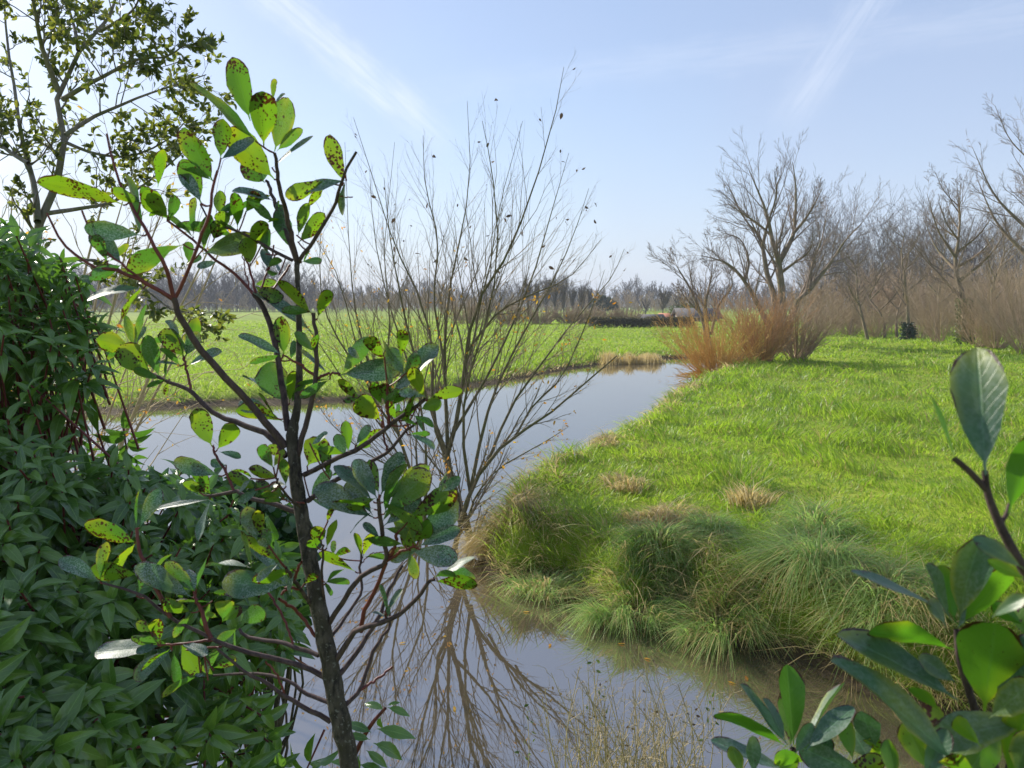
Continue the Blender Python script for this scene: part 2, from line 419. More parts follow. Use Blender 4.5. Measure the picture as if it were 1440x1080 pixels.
M["grass_dry"] = mat_grass("dry_grass", (0.40, 0.32, 0.13), (0.58, 0.46, 0.21), (0.62, 0.52, 0.30), ((0.55, 0.43, 0.15), (0.70, 0.56, 0.24)), 0.6, 0.5)

def mat_ground():
    m, t, b = newmat("ground_turf")
    pos = t.add("ShaderNodeNewGeometry").outputs["Position"]
    sep = t.add("ShaderNodeSeparateXYZ"); t.link(pos, sep.inputs[0])
    zf = t.math("ADD", sep.outputs[2], t.math("MULTIPLY", t.math("SUBTRACT", t.noise(pos, 3.0, 3), 0.5), 0.18))
    g = t.mix(t.mapr(t.noise(pos, 0.11, 5, 0.6), 0.35, 0.65), (0.18, 0.262, 0.018), (0.29, 0.37, 0.035))
    g = t.mix(t.mapr(t.noise(pos, 1.6, 4, 0.65), 0.45, 0.68, 0, 0.6), g, (0.12, 0.20, 0.018))
    g = t.mix(t.mapr(t.noise(pos, 0.35, 4, 0.7), 0.60, 0.74, 0, 0.55), g, (0.36, 0.36, 0.07))
    g = t.mix(t.mapr(t.noise(pos, 0.045, 3, 0.5), 0.45, 0.62, 0, 0.5), g, (0.15, 0.20, 0.03))
    mud = t.mix(t.noise(pos, 9.0, 4), (0.05, 0.036, 0.022), (0.11, 0.08, 0.045))
    col = t.mix(t.mapr(zf, 0.06, 0.24), mud, g)
    t.link(col, b.inputs["Base Color"]); b.inputs["Roughness"].default_value = 0.9
    b.inputs["Specular IOR Level"].default_value = 0.15
    bp = t.add("ShaderNodeBump"); bp.inputs["Strength"].default_value = 0.8; bp.inputs["Distance"].default_value = 0.12
    t.link(t.noise(pos, 4.0, 6, 0.75), bp.inputs["Height"]); t.link(bp.outputs[0], b.inputs["Normal"])
    return m
M["ground"] = mat_ground()

def mat_water():
    m, t, b = newmat("pond_water")
    pos = t.add("ShaderNodeNewGeometry").outputs["Position"]
    col = t.mix(t.noise(pos, 0.5, 3), (0.070, 0.056, 0.036), (0.092, 0.074, 0.048))
    t.link(col, b.inputs["Base Color"])
    b.inputs["Roughness"].default_value = 0.015
    b.inputs["IOR"].default_value = 3.8
    bp = t.add("ShaderNodeBump"); bp.inputs["Strength"].default_value = 0.02; bp.inputs["Distance"].default_value = 0.02
    mp = t.add("ShaderNodeMapping"); mp.inputs["Scale"].default_value = (1.0, 0.7, 1); t.link(pos, mp.inputs[0])
    t.link(t.noise(mp.outputs[0], 3.5, 3, 0.6), bp.inputs["Height"]); t.link(bp.outputs[0], b.inputs["Normal"])
    return m
M["water"] = mat_water()

def mat_flat(name, c1, c2, scale, rough=0.8):
    m, t, b = newmat(name)
    pos = t.add("ShaderNodeNewGeometry").outputs["Position"]
    t.link(t.mix(t.noise(pos, scale, 4, 0.6), c1, c2), b.inputs["Base Color"]); b.inputs["Roughness"].default_value = rough
    return m
M["wall"] = mat_flat("render_wall", (0.20, 0.185, 0.165), (0.28, 0.26, 0.235), 0.8)
M["roof_grey"] = mat_flat("roof_slate", (0.085, 0.08, 0.08), (0.14, 0.13, 0.125), 1.5, 0.95)
M["roof_red"] = mat_flat("roof_tile", (0.36, 0.13, 0.07), (0.48, 0.2, 0.11), 2.0)
M["glass"] = mat_flat("window_dark", (0.04, 0.05, 0.06), (0.07, 0.08, 0.09), 1.0, 0.1)

# ------------------------------------------------------------------ terrain
edge = []     # (x, y, bank height, bank width)
def ep(px, py, z, H, w): p = G(px, py, z); edge.append((p[0], p[1], H, w))
edge += [(16, 6.6, 0.7, 0.5), (8.5, 6.1, 0.7, 0.45)]
for px, py in ((1440, 1040), (1330, 1005), (1220, 968), (1160, 945), (1100, 922), (1050, 910), (1000, 896), (965, 878), (940, 862), (915, 872), (890, 880), (855, 866), (825, 846), (790, 826), (750, 820), (705, 820), (688, 800), (680, 772)):
    ep(px, py, 0, 0.55, 0.42)
for px, py in ((692, 738), (715, 712), (760, 690), (800, 668), (832, 652), (870, 632), (903, 612), (912, 594), (935, 580), (960, 562), (985, 547), (1010, 537), (1042, 526)):
    ep(px, py, 0.22, 0.75, 0.5)
ep(1080, 519, 0.1, 0.85, 1.0)
edge += [(15.5, 40.5, 0.9, 1.5), (19, 46, 0.9, 2)]
edge += [(17, 48.5, 0.5, 2)]
for px, py in ((1040, 505), (1000, 503), (960, 503), (915, 505), (850, 512), (800, 519), (740, 531), (690, 541), (600, 554), (500, 563), (400, 567), (300, 569), (220, 573), (170, 582), (100, 578), (0, 572), (-200, 574)):
    ep(px, py, 0, 0.34, 1.3)
edge += [(-26, 16, 0.5, 1.5), (-15, 7.5, 0.9, 2), (-8, 4.4, 1.3, 2.0), (-4, 3.9, 1.4, 2.0), (0, 4.1, 1.4, 2.0), (3, 4.3, 1.4, 2.0), (8, 4.4, 1.4, 2.0), (16, 4.8, 1.4, 2.0)]
E = np.array(edge)
EA = E[:, :2]; EB = np.roll(EA, -1, axis=0); EH = E[:, 2]; EW = E[:, 3]

def shore(x, y):
    """signed distance (+ on land), bank height, bank width, unit direction to the water's edge"""
    s = np.empty_like(x); H = np.empty_like(x); W = np.empty_like(x); gx = np.empty_like(x); gy = np.empty_like(x)
    for a in range(0, len(x), 40000):
        sl = slice(a, a + 40000)
        p = np.stack([x[sl], y[sl]], -1)[:, None, :]
        ab = (EB - EA)[None]; ap = p - EA[None]
        t = np.clip((ap * ab).sum(-1) / (ab * ab).sum(-1), 0, 1)
        q = EA[None] + ab * t[..., None]
        d = np.linalg.norm(p - q, axis=-1)
        j = d.argmin(1); rows = np.arange(len(j)); dm = d[rows, j]
        cond = (EA[None, :, 1] > p[..., 1]) != (EB[None, :, 1] > p[..., 1])
        xi = EA[None, :, 0] + (p[..., 1] - EA[None, :, 1]) / (EB[None, :, 1] - EA[None, :, 1] + 1e-12) * (EB[None, :, 0] - EA[None, :, 0])
        inside = ((cond & (p[..., 0] < xi)).sum(1) % 2) == 1
        s[sl] = np.where(inside, -dm, dm)
        w = 1 / (d + 0.25) ** 3; w /= w.sum(1, keepdims=True)
        Hn = np.roll(EH, -1); Wn = np.roll(EW, -1)
        H[sl] = (w * (EH * (1 - t) + Hn * t)).sum(1); W[sl] = (w * (EW * (1 - t) + Wn * t)).sum(1)
        g = (q[rows, j] - p[:, 0]); g /= np.maximum(dm[:, None], 1e-6)
        gx[sl] = g[:, 0]; gy[sl] = g[:, 1]
    return s, H, W, gx, gy

def height(x, y, full=False):
    s, H, W, gx, gy = shore(x, y)
    r = np.hypot(x, y)
    s2 = s + (fbm(x * 2.3, y * 2.3, 2) - 0.5) * 0.16 * np.clip(r / 6, 0.5, 3)
    land = H * np.clip(sstep(s2 / W), 0, 1) ** 0.75
    land = land + np.clip(s / 3, 0, 1) * ((fbm(x * 0.55 + 5, y * 0.55, 3) - 0.5) * 0.20 + (fbm(x * 0.1, y * 0.1, 2) - 0.5) * 0.3)
    land = land + np.clip(s / 0.4, 0, 1) * (fbm(x * 1.9 + 9, y * 1.9, 2) - 0.42) * 0.12 * np.exp(-np.maximum(s - 0.3, 0) / 2.2)
    land += 0.0022 * np.clip(s - 30, 0, 300) * 0.25
    wat = -0.7 * sstep(-s2 / 1.2) - 0.03
    h = np.where(s2 > 0, land, wat)
    if full: return h, s2, H, gx, gy
    return h
def hz(x, y): return float(height(np.array([float(x)]), np.array([float(y)]))[0])

def terrain():
    a1 = np.concatenate([np.linspace(-180, -44, 60, endpoint=False), np.linspace(-44, 44, 330, endpoint=False), np.linspace(44, 180, 60, endpoint=False)])
    rr = np.concatenate([np.geomspace(0.4, 4.5, 30, endpoint=False), np.linspace(4.5, 13, 150, endpoint=False), np.geomspace(13, 60, 150, endpoint=False), np.geomspace(60, 1500, 60)])
    A, RR = np.meshgrid(np.radians(a1), rr, indexing="ij")
    x = (np.sin(A) * RR).ravel(); y = (np.cos(A) * RR).ravel()
    z = height(x, y)
    na, nr = A.shape
    V = np.stack([x, y, z], -1)
    idx = np.arange(na * nr).reshape(na, nr)
    b = np.roll(idx, -1, axis=0)
    Q = np.stack([idx[:, :-1], idx[:, 1:], b[:, 1:], b[:, :-1]], -1).reshape(-1, 4)
    # centre cap
    c = len(V); V = np.vstack([V, [[0, 0, hz(0, 0.05)]]])
    i0 = idx[:, 0]
    Qc = np.stack([np.full(na // 2, c), i0[0::2], i0[1::2], np.roll(i0, -2)[0::2]], -1)
    struct(mk("ground", V, np.vstack([Q, Qc]), M["ground"]))
terrain()
_w = np.array([[-70, 1.5, 0], [60, 1.5, 0], [60, 60, 0], [-70, 60, 0]], float)
struct(mk("water", _w, [[0, 1, 2, 3]], M["water"]))

# ------------------------------------------------------------------ grass
def screen_pts(n, d0, d1, m=1.12, power=1.0):
    """points spread so that the picture is covered about evenly"""
    u = rng.random(n)
    if power == 1.0: d = 1 / ((1 / d0) * (1 - u) + (1 / d1) * u)
    else: d = d0 * (d1 / d0) ** u
    x = rng.uniform(-1, 1, n) * d * (720 / FPX) * m
    return x, d
def in_field(x, y):
    """land of the right-hand meadow (beyond the stream, right of the open water)"""
    return (x > 0.0 * y - 1.0) & (y > 4.9) & (y < 60)

g = Geo()
# right-hand meadow
x, y = screen_pts(230000, 5.0, 62, 1.15, 2)
h, s, H, gx, gy = height(x, y, True)
right = (s > 0.05) & (x > -0.4) & (x / y > 0.18 * np.clip((y - 15) / 25, 0, 1) - 0.2) & (h > 0.12) & (y > 5)
right &= ~((y > 44) & (x / y < 0.33))
x, y, h, s = x[right], y[right], h[right], s[right]
tuft = fbm(x * 1.3 + 3, y * 1.3, 3)
Hh = (0.07 + 0.45 * np.clip(tuft - 0.45, 0, 1) * 2) * rng.uniform(0.6, 1.35, len(x)) + 0.16 * np.exp(-s / 1.4) * rng.uniform(0.3, 1.0, len(x))
la = 2 * math.pi * fbm(x * 0.8, y * 0.8 + 40, 2) * 2.2 + rng.normal(0, 0.9, len(x))
lean = np.stack([np.cos(la), np.sin(la)], -1)
W = np.clip(0.0072 * y / 6.5, 0.0065, 0.045) * rng.uniform(0.7, 1.3, len(x))
rn = np.clip(rng.random(len(x)) * 0.95 + 0.35 * np.clip(fbm(x * 0.9 + 60, y * 0.9, 3) - 0.56, 0, 1) * np.exp(-s / 5) * 2, 0, 1)
g.add(*blades(np.stack([x, y, h - 0.01], -1), Hh, lean, rng.uniform(0.35, 1.1, len(x)), W, rng.uniform(0.1, 0.45, len(x)), rnd=rn))
tag(g.build("meadow_grass", M["grass"]), "bright green grass covering the meadow to the right of the stream", "grass", kind="stuff")

# bank edge: longer, drooping over the water
g = Geo()
x, y = screen_pts(300000, 5.0, 45, 1.15, 2)
h, s, H, gx, gy = height(x, y, True)
k = (s > -0.02) & (s < 0.75) & (x > -0.6) & (x / y > 0.18 * np.clip((y - 15) / 25, 0, 1) - 0.2) & (y > 4.95) & (h > 0.03)
k &= rng.random(len(x)) < np.clip(1.15 - s, 0.2, 1) * np.clip((vnoise(x * 3.1 + 50, y * 3.1) - 0.12) * 3.5, 0.06, 1)
x, y, h, s, gx, gy = x[k], y[k], h[k], s[k], gx[k], gy[k]
n = len(x)
cl = fbm(x * 1.6 + 21, y * 1.6, 2)
Hh = rng.uniform(0.12, 0.40, n) * (0.25 + 1.5 * np.clip(vnoise(x * 3.1 + 50, y * 3.1), 0.1, 1)) + 0.04
la = np.arctan2(gy, gx) + 5.0 * (vnoise(x * 3.1 + 7, y * 3.1) - 0.5) + rng.normal(0, 0.4, n)
lean = np.stack([np.cos(la), np.sin(la)], -1)
W = np.clip(0.0082 * y / 6.5, 0.007, 0.035) * rng.uniform(0.6, 1.3, n)
rn = np.clip(rng.random(n) * 0.86 + 0.95 * np.clip(fbm(x * 0.95 + 8, y * 0.95, 2) - 0.47, 0, 1) * 2 + 0.26 * np.clip(0.35 - h, 0, 1), 0, 1)
g.add(*blades(np.stack([x, y, h - 0.01], -1), Hh, lean, rng.uniform(0.6, 1.5, n), W, rng.uniform(0.35, 1.15, n), rnd=rn))
tag(g.build("bank_grass", M["grass_bank"]), "long drooping green and straw grass lining the edge of the near bank", "grass", kind="stuff")

# far meadow beyond the water
g = Geo()
x, y = screen_pts(190000, 16, 120, 1.2, 2)
h, s, H, gx, gy = height(x, y, True)
k = (s > 0.02) & (h > 0.1) & ((x / y < 0.28) | (y > 46)) & (y > 17) & ~((x > 3) & (y < 40) & (x / y > 0.1) & (y < 36))
x, y, h, s = x[k], y[k], h[k], s[k]; n = len(x)
Hh = rng.uniform(0.08, 0.2, n) + 0.22 * np.exp(-s / 1.5) * rng.uniform(0.2, 1, n) * (fbm(x, y) > 0.45)
la = rng.uniform(0, 6.28, n)
g.add(*blades(np.stack([x, y, h - 0.01], -1), Hh, np.stack([np.cos(la), np.sin(la)], -1), rng.uniform(0.3, 1.1, n), np.clip(0.0012 * y, 0.02, 0.12), 0.2, K=3, rnd=rng.random(n) * 0.93))
tag(g.build("far_meadow_grass", M["grass"]), "sunlit yellow green grass of the flat meadow beyond the water", "grass", kind="stuff")

# tussocks one can tell apart
def tussock(px, py, z, rad, n, Hm, mat, label, dry=0.0, up=0.0):
    n = int(n * 0.75); Hm *= 1.1
    c = G(px, py, z); c[2] = hz(c[0], c[1])
    nt = 46; ta = rng.uniform(0, 6.28, nt); tr_ = rad * 0.62 * np.sqrt(rng.random(nt)); tl = rng.normal(0, 0.55, nt); th_ = rng.uniform(0.55, 1.15, nt)
    ti = rng.integers(0, nt, n)
    sx, sy = rng.uniform(0.8, 1.35), rng.uniform(0.7, 1.1)
    px_ = np.cos(ta[ti]) * tr_[ti] * sx + rng.normal(0, 0.035, n); py_ = np.sin(ta[ti]) * tr_[ti] * sy + rng.normal(0, 0.035, n)
    a = np.arctan2(py_, px_); r = np.hypot(px_, py_)
    bx = c[0] + px_; by = c[1] + py_
    bz = height(bx, by)
    mound = 0.35 * Hm * np.exp(-(r / (rad * 0.45)) ** 2)
    la = a + tl[ti] + rng.normal(0, 0.3, n)
    _, _, _, g0x, g0y = height(np.array([c[0]]), np.array([c[1]]), True)
    lx = np.cos(la) + g0x[0] * 0.55; ly = np.sin(la) + g0y[0] * 0.55 - 0.25
    la = np.arctan2(ly, lx)
    Hh = Hm * rng.uniform(0.55, 1.15, n) * th_[ti]
    B = np.stack([bx, by, np.maximum(bz, 0.02) + mound * rng.random(n)], -1)
    d = np.linalg.norm(c[:2])
    W = 0.0108 * max(d, 6) / 7 * rng.uniform(0.6, 1.3, n)
    rn = np.clip(rng.random(n) * (0.9 if dry == 0 else 0.9) + dry * 0.5, 0, 1)
    gg = Geo().add(*blades(B, Hh, np.stack([np.cos(la), np.sin(la)], -1), rng.uniform(0.5, 1.35, n) * (1 - up), W, rng.uniform(0.45, 1.45, n) * (1 - up), K=5, rnd=rn))
    # a spread of seed-less dead stalks at the heart
    o = gg.build("grass_tussock", mat)
    # put the origin at its foot
    me = o.data; me.transform(__import__("mathutils").Matrix.Translation(tuple(-c))); o.location = tuple(c)
    tag(o, label, "grass tussock", "grass tussocks along the bank")
T_ = "grass_tus"
tussock(1150, 800, 0.60, 0.62, 2600, 0.62, M[T_], "biggest grass tussock, a green fountain hanging over the stream edge")
tussock(1140, 745, 0.62, 0.62, 2000, 0.45, M[T_], "grey green domed tussock just behind the biggest hanging one")
tussock(895, 800, 0.52, 0.62, 2000, 0.42, M[T_], "green tussock at the middle of the bank that pokes out into the water")
tussock(1010, 815, 0.55, 0.50, 1700, 0.44, M[T_], "tussock with brown lower blades between the biggest tussock and the poking one", 0.25)
tussock(770, 775, 0.45, 0.45, 1300, 0.34, M[T_], "low mixed green and rusty tussock near the tip of the bank", 0.3)
tussock(712, 738, 0.42, 0.50, 2300, 0.46, M["grass_dry"], "pale straw tussock at the very tip of the bank beside the willow")
tussock(935, 732, 0.60, 0.66, 1700, 0.34, M["grass_dry"], "flattened brown dead tussock behind the poking green one", 0.1)
tussock(1055, 705, 0.66, 0.46, 520, 0.36, M["grass_dry"], "small upright straw tuft standing in the green meadow", 0.1, 0.45)
tussock(1245, 835, 0.60, 0.60, 1900, 0.50, M[T_], "green tussock nearest the foreground leaves on the stream edge")
tussock(850, 655, 0.45, 0.46, 480, 0.30, M["grass_dry"], "small tan tuft on the water side of the bank below the inlet")
tussock(1000, 745, 0.62, 0.45, 1300, 0.36, M[T_], "blue green flattened tussock behind the brown dead one")
tussock(880, 690, 0.6, 0.50, 520, 0.28, M["grass_dry"], "short tawny tuft high on the bank among green grass", 0.0, 0.2)

tussock(930, 790, 0.40, 0.55, 1800, 0.40, M[T_], "green tussock filling the hollow between the poking tussock and the brown lower one", 0.1)

# reeds on the far bank
def reeds(px0, px1, py, n, Hm, label):
    a = G(px0, py, 0.05); b = G(px1, py - 2, 0.05)
    t = rng.random(n)
    pts = a[None] * (1 - t)[:, None] + b[None] * t[:, None] + np.stack([rng.normal(0, 0.15, n), rng.normal(0.35, 0.35, n), 0 * t], -1)
    pts[:, 2] = np.maximum(height(pts[:, 0], pts[:, 1]), 0)
    la = rng.uniform(0, 6.28, n)
    gg = Geo().add(*blades(pts, Hm * rng.uniform(0.35, 1.1, n) * (0.40 + 0.8 * vnoise(pts[:, 0] * 2.3, pts[:, 1] * 0.7)) * np.clip(9 * t * (1 - t) + 0.25, 0, 1), np.stack([np.cos(la), np.sin(la)], -1), rng.uniform(0.05, 0.5, n), 0.022, 0.2, K=4, rnd=rng.random(n)))
    tag(gg.build("reed_bed", M["grass_dry"]), label, "reeds")
reeds(846, 930, 511, 2600, 0.72, "tan dry reeds standing along the far water's edge")

# ------------------------------------------------------------------ bare trees
def limb(pts, d0, d1, K=9):
    n = len(pts)
    w = [P(px, py, d0 + (d1 - d0) * i / (n - 1)) for i, (px, py) in enumerate(pts)]
    return resample(w, K)

def bare_tree(name, label, cat, limbs, spec, mt, mw, group=None, foot=None, S0=7, rmin=0.004):
    """limbs: (pts(K,3), r0, r1). spec: list of sprout kwargs. thing > trunk, crown"""
    LP = np.stack([l[0] for l in limbs])
    LR = np.stack([l[1] + (l[2] - l[1]) * np.linspace(0, 1, LP.shape[1]) ** 0.8 for l in limbs])
    foot = LP[0, 0].copy() if foot is None else foot
    root = thing(name, label, cat, foot, group)
    bpy.context.view_layer.update()
    Geo().add(*tubes(LP, LR, S0)).build("trunk", mt, root)
    g2 = Geo(); last = []
    cur = [(LP, LR)]
    for i, sp in enumerate(spec):
        nxt = []
        for (a, b) in cur:
            p, r = sprout(a, b, rmin=rmin, **sp)
            nxt.append((p, r)); g2.add(*tubes(p, r, 5 if i == 0 and len(spec) > 2 else 3))
        last += nxt
        cur = nxt
    g2.build("crown", mw, root)
    return root, last

def fan(base, n, Hm, spread, K=8, jit=0.15, r0=0.02, r1=0.004, up=0.35):
    out = []
    for i in range(n):
        a = rng.uniform(0, 6.28); s = spread * math.sqrt(rng.random())
        d = np.array([math.cos(a) * math.sin(s), math.sin(a) * math.sin(s), math.cos(s)])
        L = Hm * rng.uniform(0.7, 1.08)
        t = np.linspace(0, 1, K)
        p = np.array(base) + np.array([math.cos(a), math.sin(a), 0]) * jit * rng.random() + d * (L * t)[:, None]
        p[:, :2] *= 1.0
        p += np.array([0, 0, 1.0]) * (up * L * (t ** 2) * math.sin(s))[:, None]
        p += np.cumsum(rng.normal(size=(K, 3)) * 0.007 * L, 0) * t[:, None]
        f = rng.uniform(0.7, 1.2)
        out.append((p, r0 * f, r1))
    return out

# ---- the two willows standing in the water
wb = G(648, 775, 0); dW = float((wb - CAM) @ FW)
def wl(pts, dd, r0, r1, d0=0.0): return (limb(pts, dW + d0, dW + dd, 10), r0 * 0.85, r1 * 0.85)
W1 = [
    wl([(643, 800), (640, 765), (650, 728), (661, 692), (687, 647), (725, 613), (766, 587), (819, 542), (868, 500)], -0.5, 0.050, 0.008),
    wl([(660, 800), (661, 767), (657, 737), (642, 700), (631, 659), (628, 640)], 0.05, 0.055, 0.050),
    wl([(629, 648), (612, 602), (607, 540), (609, 500), (597, 435), (571, 379), (552, 337), (526, 255), (497, 165)], 0.7, 0.034, 0.003),
    wl([(628, 642), (639, 605), (646, 569), (657, 494), (662, 455), (680, 409), (706, 371), (725, 330), (747, 277), (766, 210), (785, 142), (793, 94)], -0.3, 0.040, 0.003),
    wl([(630, 645), (628, 590), (625, 510), (627, 457), (635, 390), (650, 322), (661, 247), (657, 142)], 0.5, 0.034, 0.003),
    wl([(640, 605), (650, 540), (668, 470), (674, 430), (690, 370), (700, 300), (735, 170)], 0.9, 0.028, 0.003),
    wl([(657, 494), (700, 440), (745, 415), (800, 390), (845, 337)], -0.9, 0.020, 0.003, -0.1),
    wl([(661, 692), (680, 600), (700, 540), (735, 470), (775, 400), (805, 335), (828, 265)], 0.3, 0.030, 0.003),
    wl([(687, 647), (720, 570), (770, 500), (800, 460), (860, 390), (878, 350)], 0.8, 0.024, 0.003),
    wl([(629, 640), (600, 560), (575, 470), (560, 400), (548, 330), (540, 250)], -0.6, 0.026, 0.003),
    wl([(625, 510), (610, 420), (616, 340), (598, 260), (595, 190)], 0.2, 0.020, 0.003),
    wl([(661, 692), (650, 600), (662, 520), (690, 430), (700, 330), (690, 230), (678, 170)], -0.9, 0.026, 0.003),
    wl([(725, 613), (750, 570), (790, 530), (830, 440), (850, 380)], -0.2, 0.018, 0.003, -0.2),
    wl([(640, 605), (690, 520), (745, 400), (775, 300), (800, 215)], 1.2, 0.026, 0.003),
    wl([(657, 737), (668, 700), (700, 660), (760, 625), (800, 600)], 0.6, 0.022, 0.003),
    wl([(650, 728), (640, 690), (600, 640), (575, 600), (550, 540)], -0.5, 0.022, 0.003),
]
wspec = [dict(n=18, t0=0.12, t1=0.96, ang=0.48, ratio=0.40, K=6, up=0.14, wig=0.014, rr=0.5, re=0.25, taper=0.84),
         dict(n=6, t0=0.15, t1=0.95, ang=0.5, ratio=0.45, K=4, up=0.08, wig=0.025, rr=0.6, re=0.4, taper=0.4)]
root, last = bare_tree("willow_tree", "many-stemmed bare willow standing in the water at the tip of the grassy bank", "tree", W1, wspec, M["bark_willow"], M["twig_willow"], foot=np.array([wb[0], wb[1], 0.0]), rmin=0.0011)
def scatter_leaves(last, n, L, sel=None, mat=None, parent=None, name="foliage", shape="lance", hang=0.5, W=0.42):
    Pp = np.concatenate([p[:, 1:].reshape(-1, 3) for p, r in last])
    if sel is not None: Pp = Pp[sel(Pp)]
    if len(Pp) == 0: return
    q = Pp[rng.integers(0, len(Pp), n)] + rng.normal(0, 0.02, (n, 3))
    D = nrm(rng.normal(size=(n, 3)) + np.array([0, 0, -hang])); N = nrm(rng.normal(size=(n, 3)))
    l = L * rng.uniform(0.6, 1.3, n)
    return Geo().add(*leafmesh(q, D, N, l, l * W, 0.3, 0.3, shape, cols=3)).build(name, mat, parent)
scatter_leaves(last, 420, 0.05, lambda q: (q[:, 2] < 3.2) & (q[:, 2] > 0.3), M["autumn"], root, "foliage")
scatter_leaves(last, 60, 0.07, lambda q: q[:, 2] > 3.4, M["seed"], root, "withered_leaves", W=0.5)

wb2 = G(598, 735, 0); dW2 = float((wb2 - CAM) @ FW)
def wl2(pts, dd, r0, r1, d0=0.0): return (limb(pts, dW2 + d0, dW2 + dd, 10), r0 * 0.8, r1 * 0.8)
W2 = [
    wl2([(600, 755), (597, 725), (580, 670), (560, 610), (540, 560), (513, 497), (500, 438), (495, 400), (490, 330), (485, 200)], 0.3, 0.042, 0.003),
    wl2([(598, 750), (590, 700), (560, 640), (530, 590), (480, 530), (440, 470), (400, 420)], 0.8, 0.032, 0.003),
    wl2([(560, 610), (525, 560), (510, 520), (475, 388), (440, 330)], -0.6, 0.026, 0.003),
    wl2([(597, 725), (600, 650), (590, 560), (560, 470), (540, 400), (525, 320), (520, 240)], 0.9, 0.032, 0.003),
    wl2([(560, 610), (545, 520), (548, 440), (540, 360), (555, 200)], 0.5, 0.024, 0.003),
    wl2([(540, 560), (490, 500), (455, 430), (450, 350), (455, 290)], -0.3, 0.022, 0.003),
    wl2([(590, 700), (585, 620), (600, 520), (630, 430), (640, 330)], 1.0, 0.024, 0.003),
    wl2([(580, 670), (520, 640), (470, 600), (440, 560)], -0.4, 0.018, 0.003),
]
root, last = bare_tree("willow_tree", "slimmer bare willow rising out of the open water behind the spotted sapling", "tree", W2, wspec, M["bark_willow"], M["twig_willow"], foot=np.array([wb2[0], wb2[1], 0.0]), rmin=0.0011)
scatter_leaves(last, 260, 0.05, lambda q: (q[:, 2] < 4.2), M["autumn"], root, "foliage")

# ---- big tree on the far side of the right meadow
dB = 41.0
def lb(pts, dd, r0, r1):
    pts = [(1100 + (a - 1100) * 0.86, 480 + (b - 480) * 0.85) for a, b in pts] if dB < 43 else pts
    return (limb(pts, dB, dB + dd, 10), r0, r1)
TB = [
    lb([(1103, 500), (1100, 424), (1097, 367), (1093, 345), (1082, 305), (1075, 269), (1061, 233), (1046, 197)], -1.0, 0.26, 0.02),
    lb([(1094, 350), (1111, 320), (1119, 300), (1122, 262), (1122, 222), (1117, 184)], 1.2, 0.17, 0.02),
    lb([(1118, 302), (1136, 280), (1152, 255), (1165, 228)], -1.4, 0.10, 0.015),
    lb([(1098, 500), (1090, 417), (1075, 367), (1068, 323), (1061, 302), (1039, 280), (1014, 228)], 1.5, 0.21, 0.02),
    lb([(1110, 500), (1118, 424), (1144, 395), (1169, 363), (1187, 338), (1209, 305), (1230, 285)], 0.5, 0.20, 0.015),
    lb([(1090, 480), (1061, 421), (1039, 381), (1017, 356), (995, 345), (967, 338)], -1.2, 0.17, 0.015),
    lb([(1068, 323), (1075, 290), (1090, 240), (1088, 200)], -1.5, 0.10, 0.015),
    lb([(1144, 395), (1150, 350), (1165, 310), (1175, 255)], 2.0, 0.11, 0.015),
    lb([(1097, 367), (1120, 350), (1145, 330), (1150, 300)], -2.0, 0.10, 0.015),
    lb([(1039, 381), (1045, 345), (1030, 310), (1000, 300)], 2.0, 0.09, 0.012),
    lb([(1082, 305), (1060, 285), (1030, 265), (1010, 250)], -2.2, 0.08, 0.012),
]
tspec = [dict(n=12, t0=0.2, t1=1.0, ang=0.55, ratio=0.46, K=7, up=0.06, wig=0.02, rr=0.42, re=0.22, taper=0.45),
         dict(n=9, t0=0.12, t1=1.0, ang=0.55, ratio=0.42, K=5, up=0.05, wig=0.025, rr=0.5, re=0.3, taper=0.5),
         dict(n=7, t0=0.12, t1=1.0, ang=0.5, ratio=0.48, K=4, up=0.03, wig=0.025, rr=0.6, re=0.45, taper=0.45)]
bare_tree("bare_tree", "tall wide bare tree with several leaning trunks rising behind the orange bushes", "tree", TB, tspec, M["bark_tree"], M["twig_tree"], rmin=0.0055)
dB = 44.0
TC = [lb([(1000, 500), (985, 440), (970, 405), (955, 380), (950, 370)], 0.6, 0.14, 0.01),
      lb([(1000, 500), (992, 430), (1000, 390), (1003, 362)], -0.6, 0.13, 0.01),
      lb([(1000, 470), (1010, 430), (1030, 400), (1020, 370)], 1.0, 0.10, 0.01),
      lb([(985, 440), (965, 420), (952, 400)], -1.0, 0.08, 0.01)]
bare_tree("bare_tree", "low crooked bare tree with pale upright twigs beside the orange bush", "tree", TC, tspec, M["bark_tree"], M["twig_tree"], rmin=0.008)

# ---- three osier bushes at the bend of the water
def bush(name, label, cat, px, py, z, n, Hm, spread, mat, spec, r0=0.02, up=0.3, group=None, rmin=0.004, jit=0.3, dz=None, low=0):
    b = G(px, py, z) if dz is None else P(px, py, dz)
    b[2] = max(hz(b[0], b[1]), -0.05)
    b2 = b.copy(); b2[2] -= 0.1
    fl = fan(b2, n, Hm, spread, r0=r0, up=up, jit=jit)
    for i in range(low):
        a = rng.uniform(2.4, 4.4); L = rng.uniform(1.0, 2.1)
        dv = np.array([math.cos(a), math.sin(a), 0.0])
        fl.append((resample([b2, b2 + dv * L * 0.5 + [0, 0, rng.uniform(0.2, 0.5)], b2 + dv * L + [0, 0, rng.uniform(-0.05, 0.45)]], 8), 0.03, 0.008))
    return bare_tree(name, label, cat, fl, spec, mat, mat, group, foot=b, S0=4, rmin=rmin)
bspec = [dict(n=7, t0=0.12, t1=0.98, ang=0.45, ratio=0.40, K=5, up=0.1, wig=0.02, rr=0.6, re=0.4, taper=0.5),
         dict(n=4, t0=0.15, t1=0.98, ang=0.5, ratio=0.45, K=3, up=0.05, wig=0.03, rr=0.7, re=0.5, taper=0.5)]
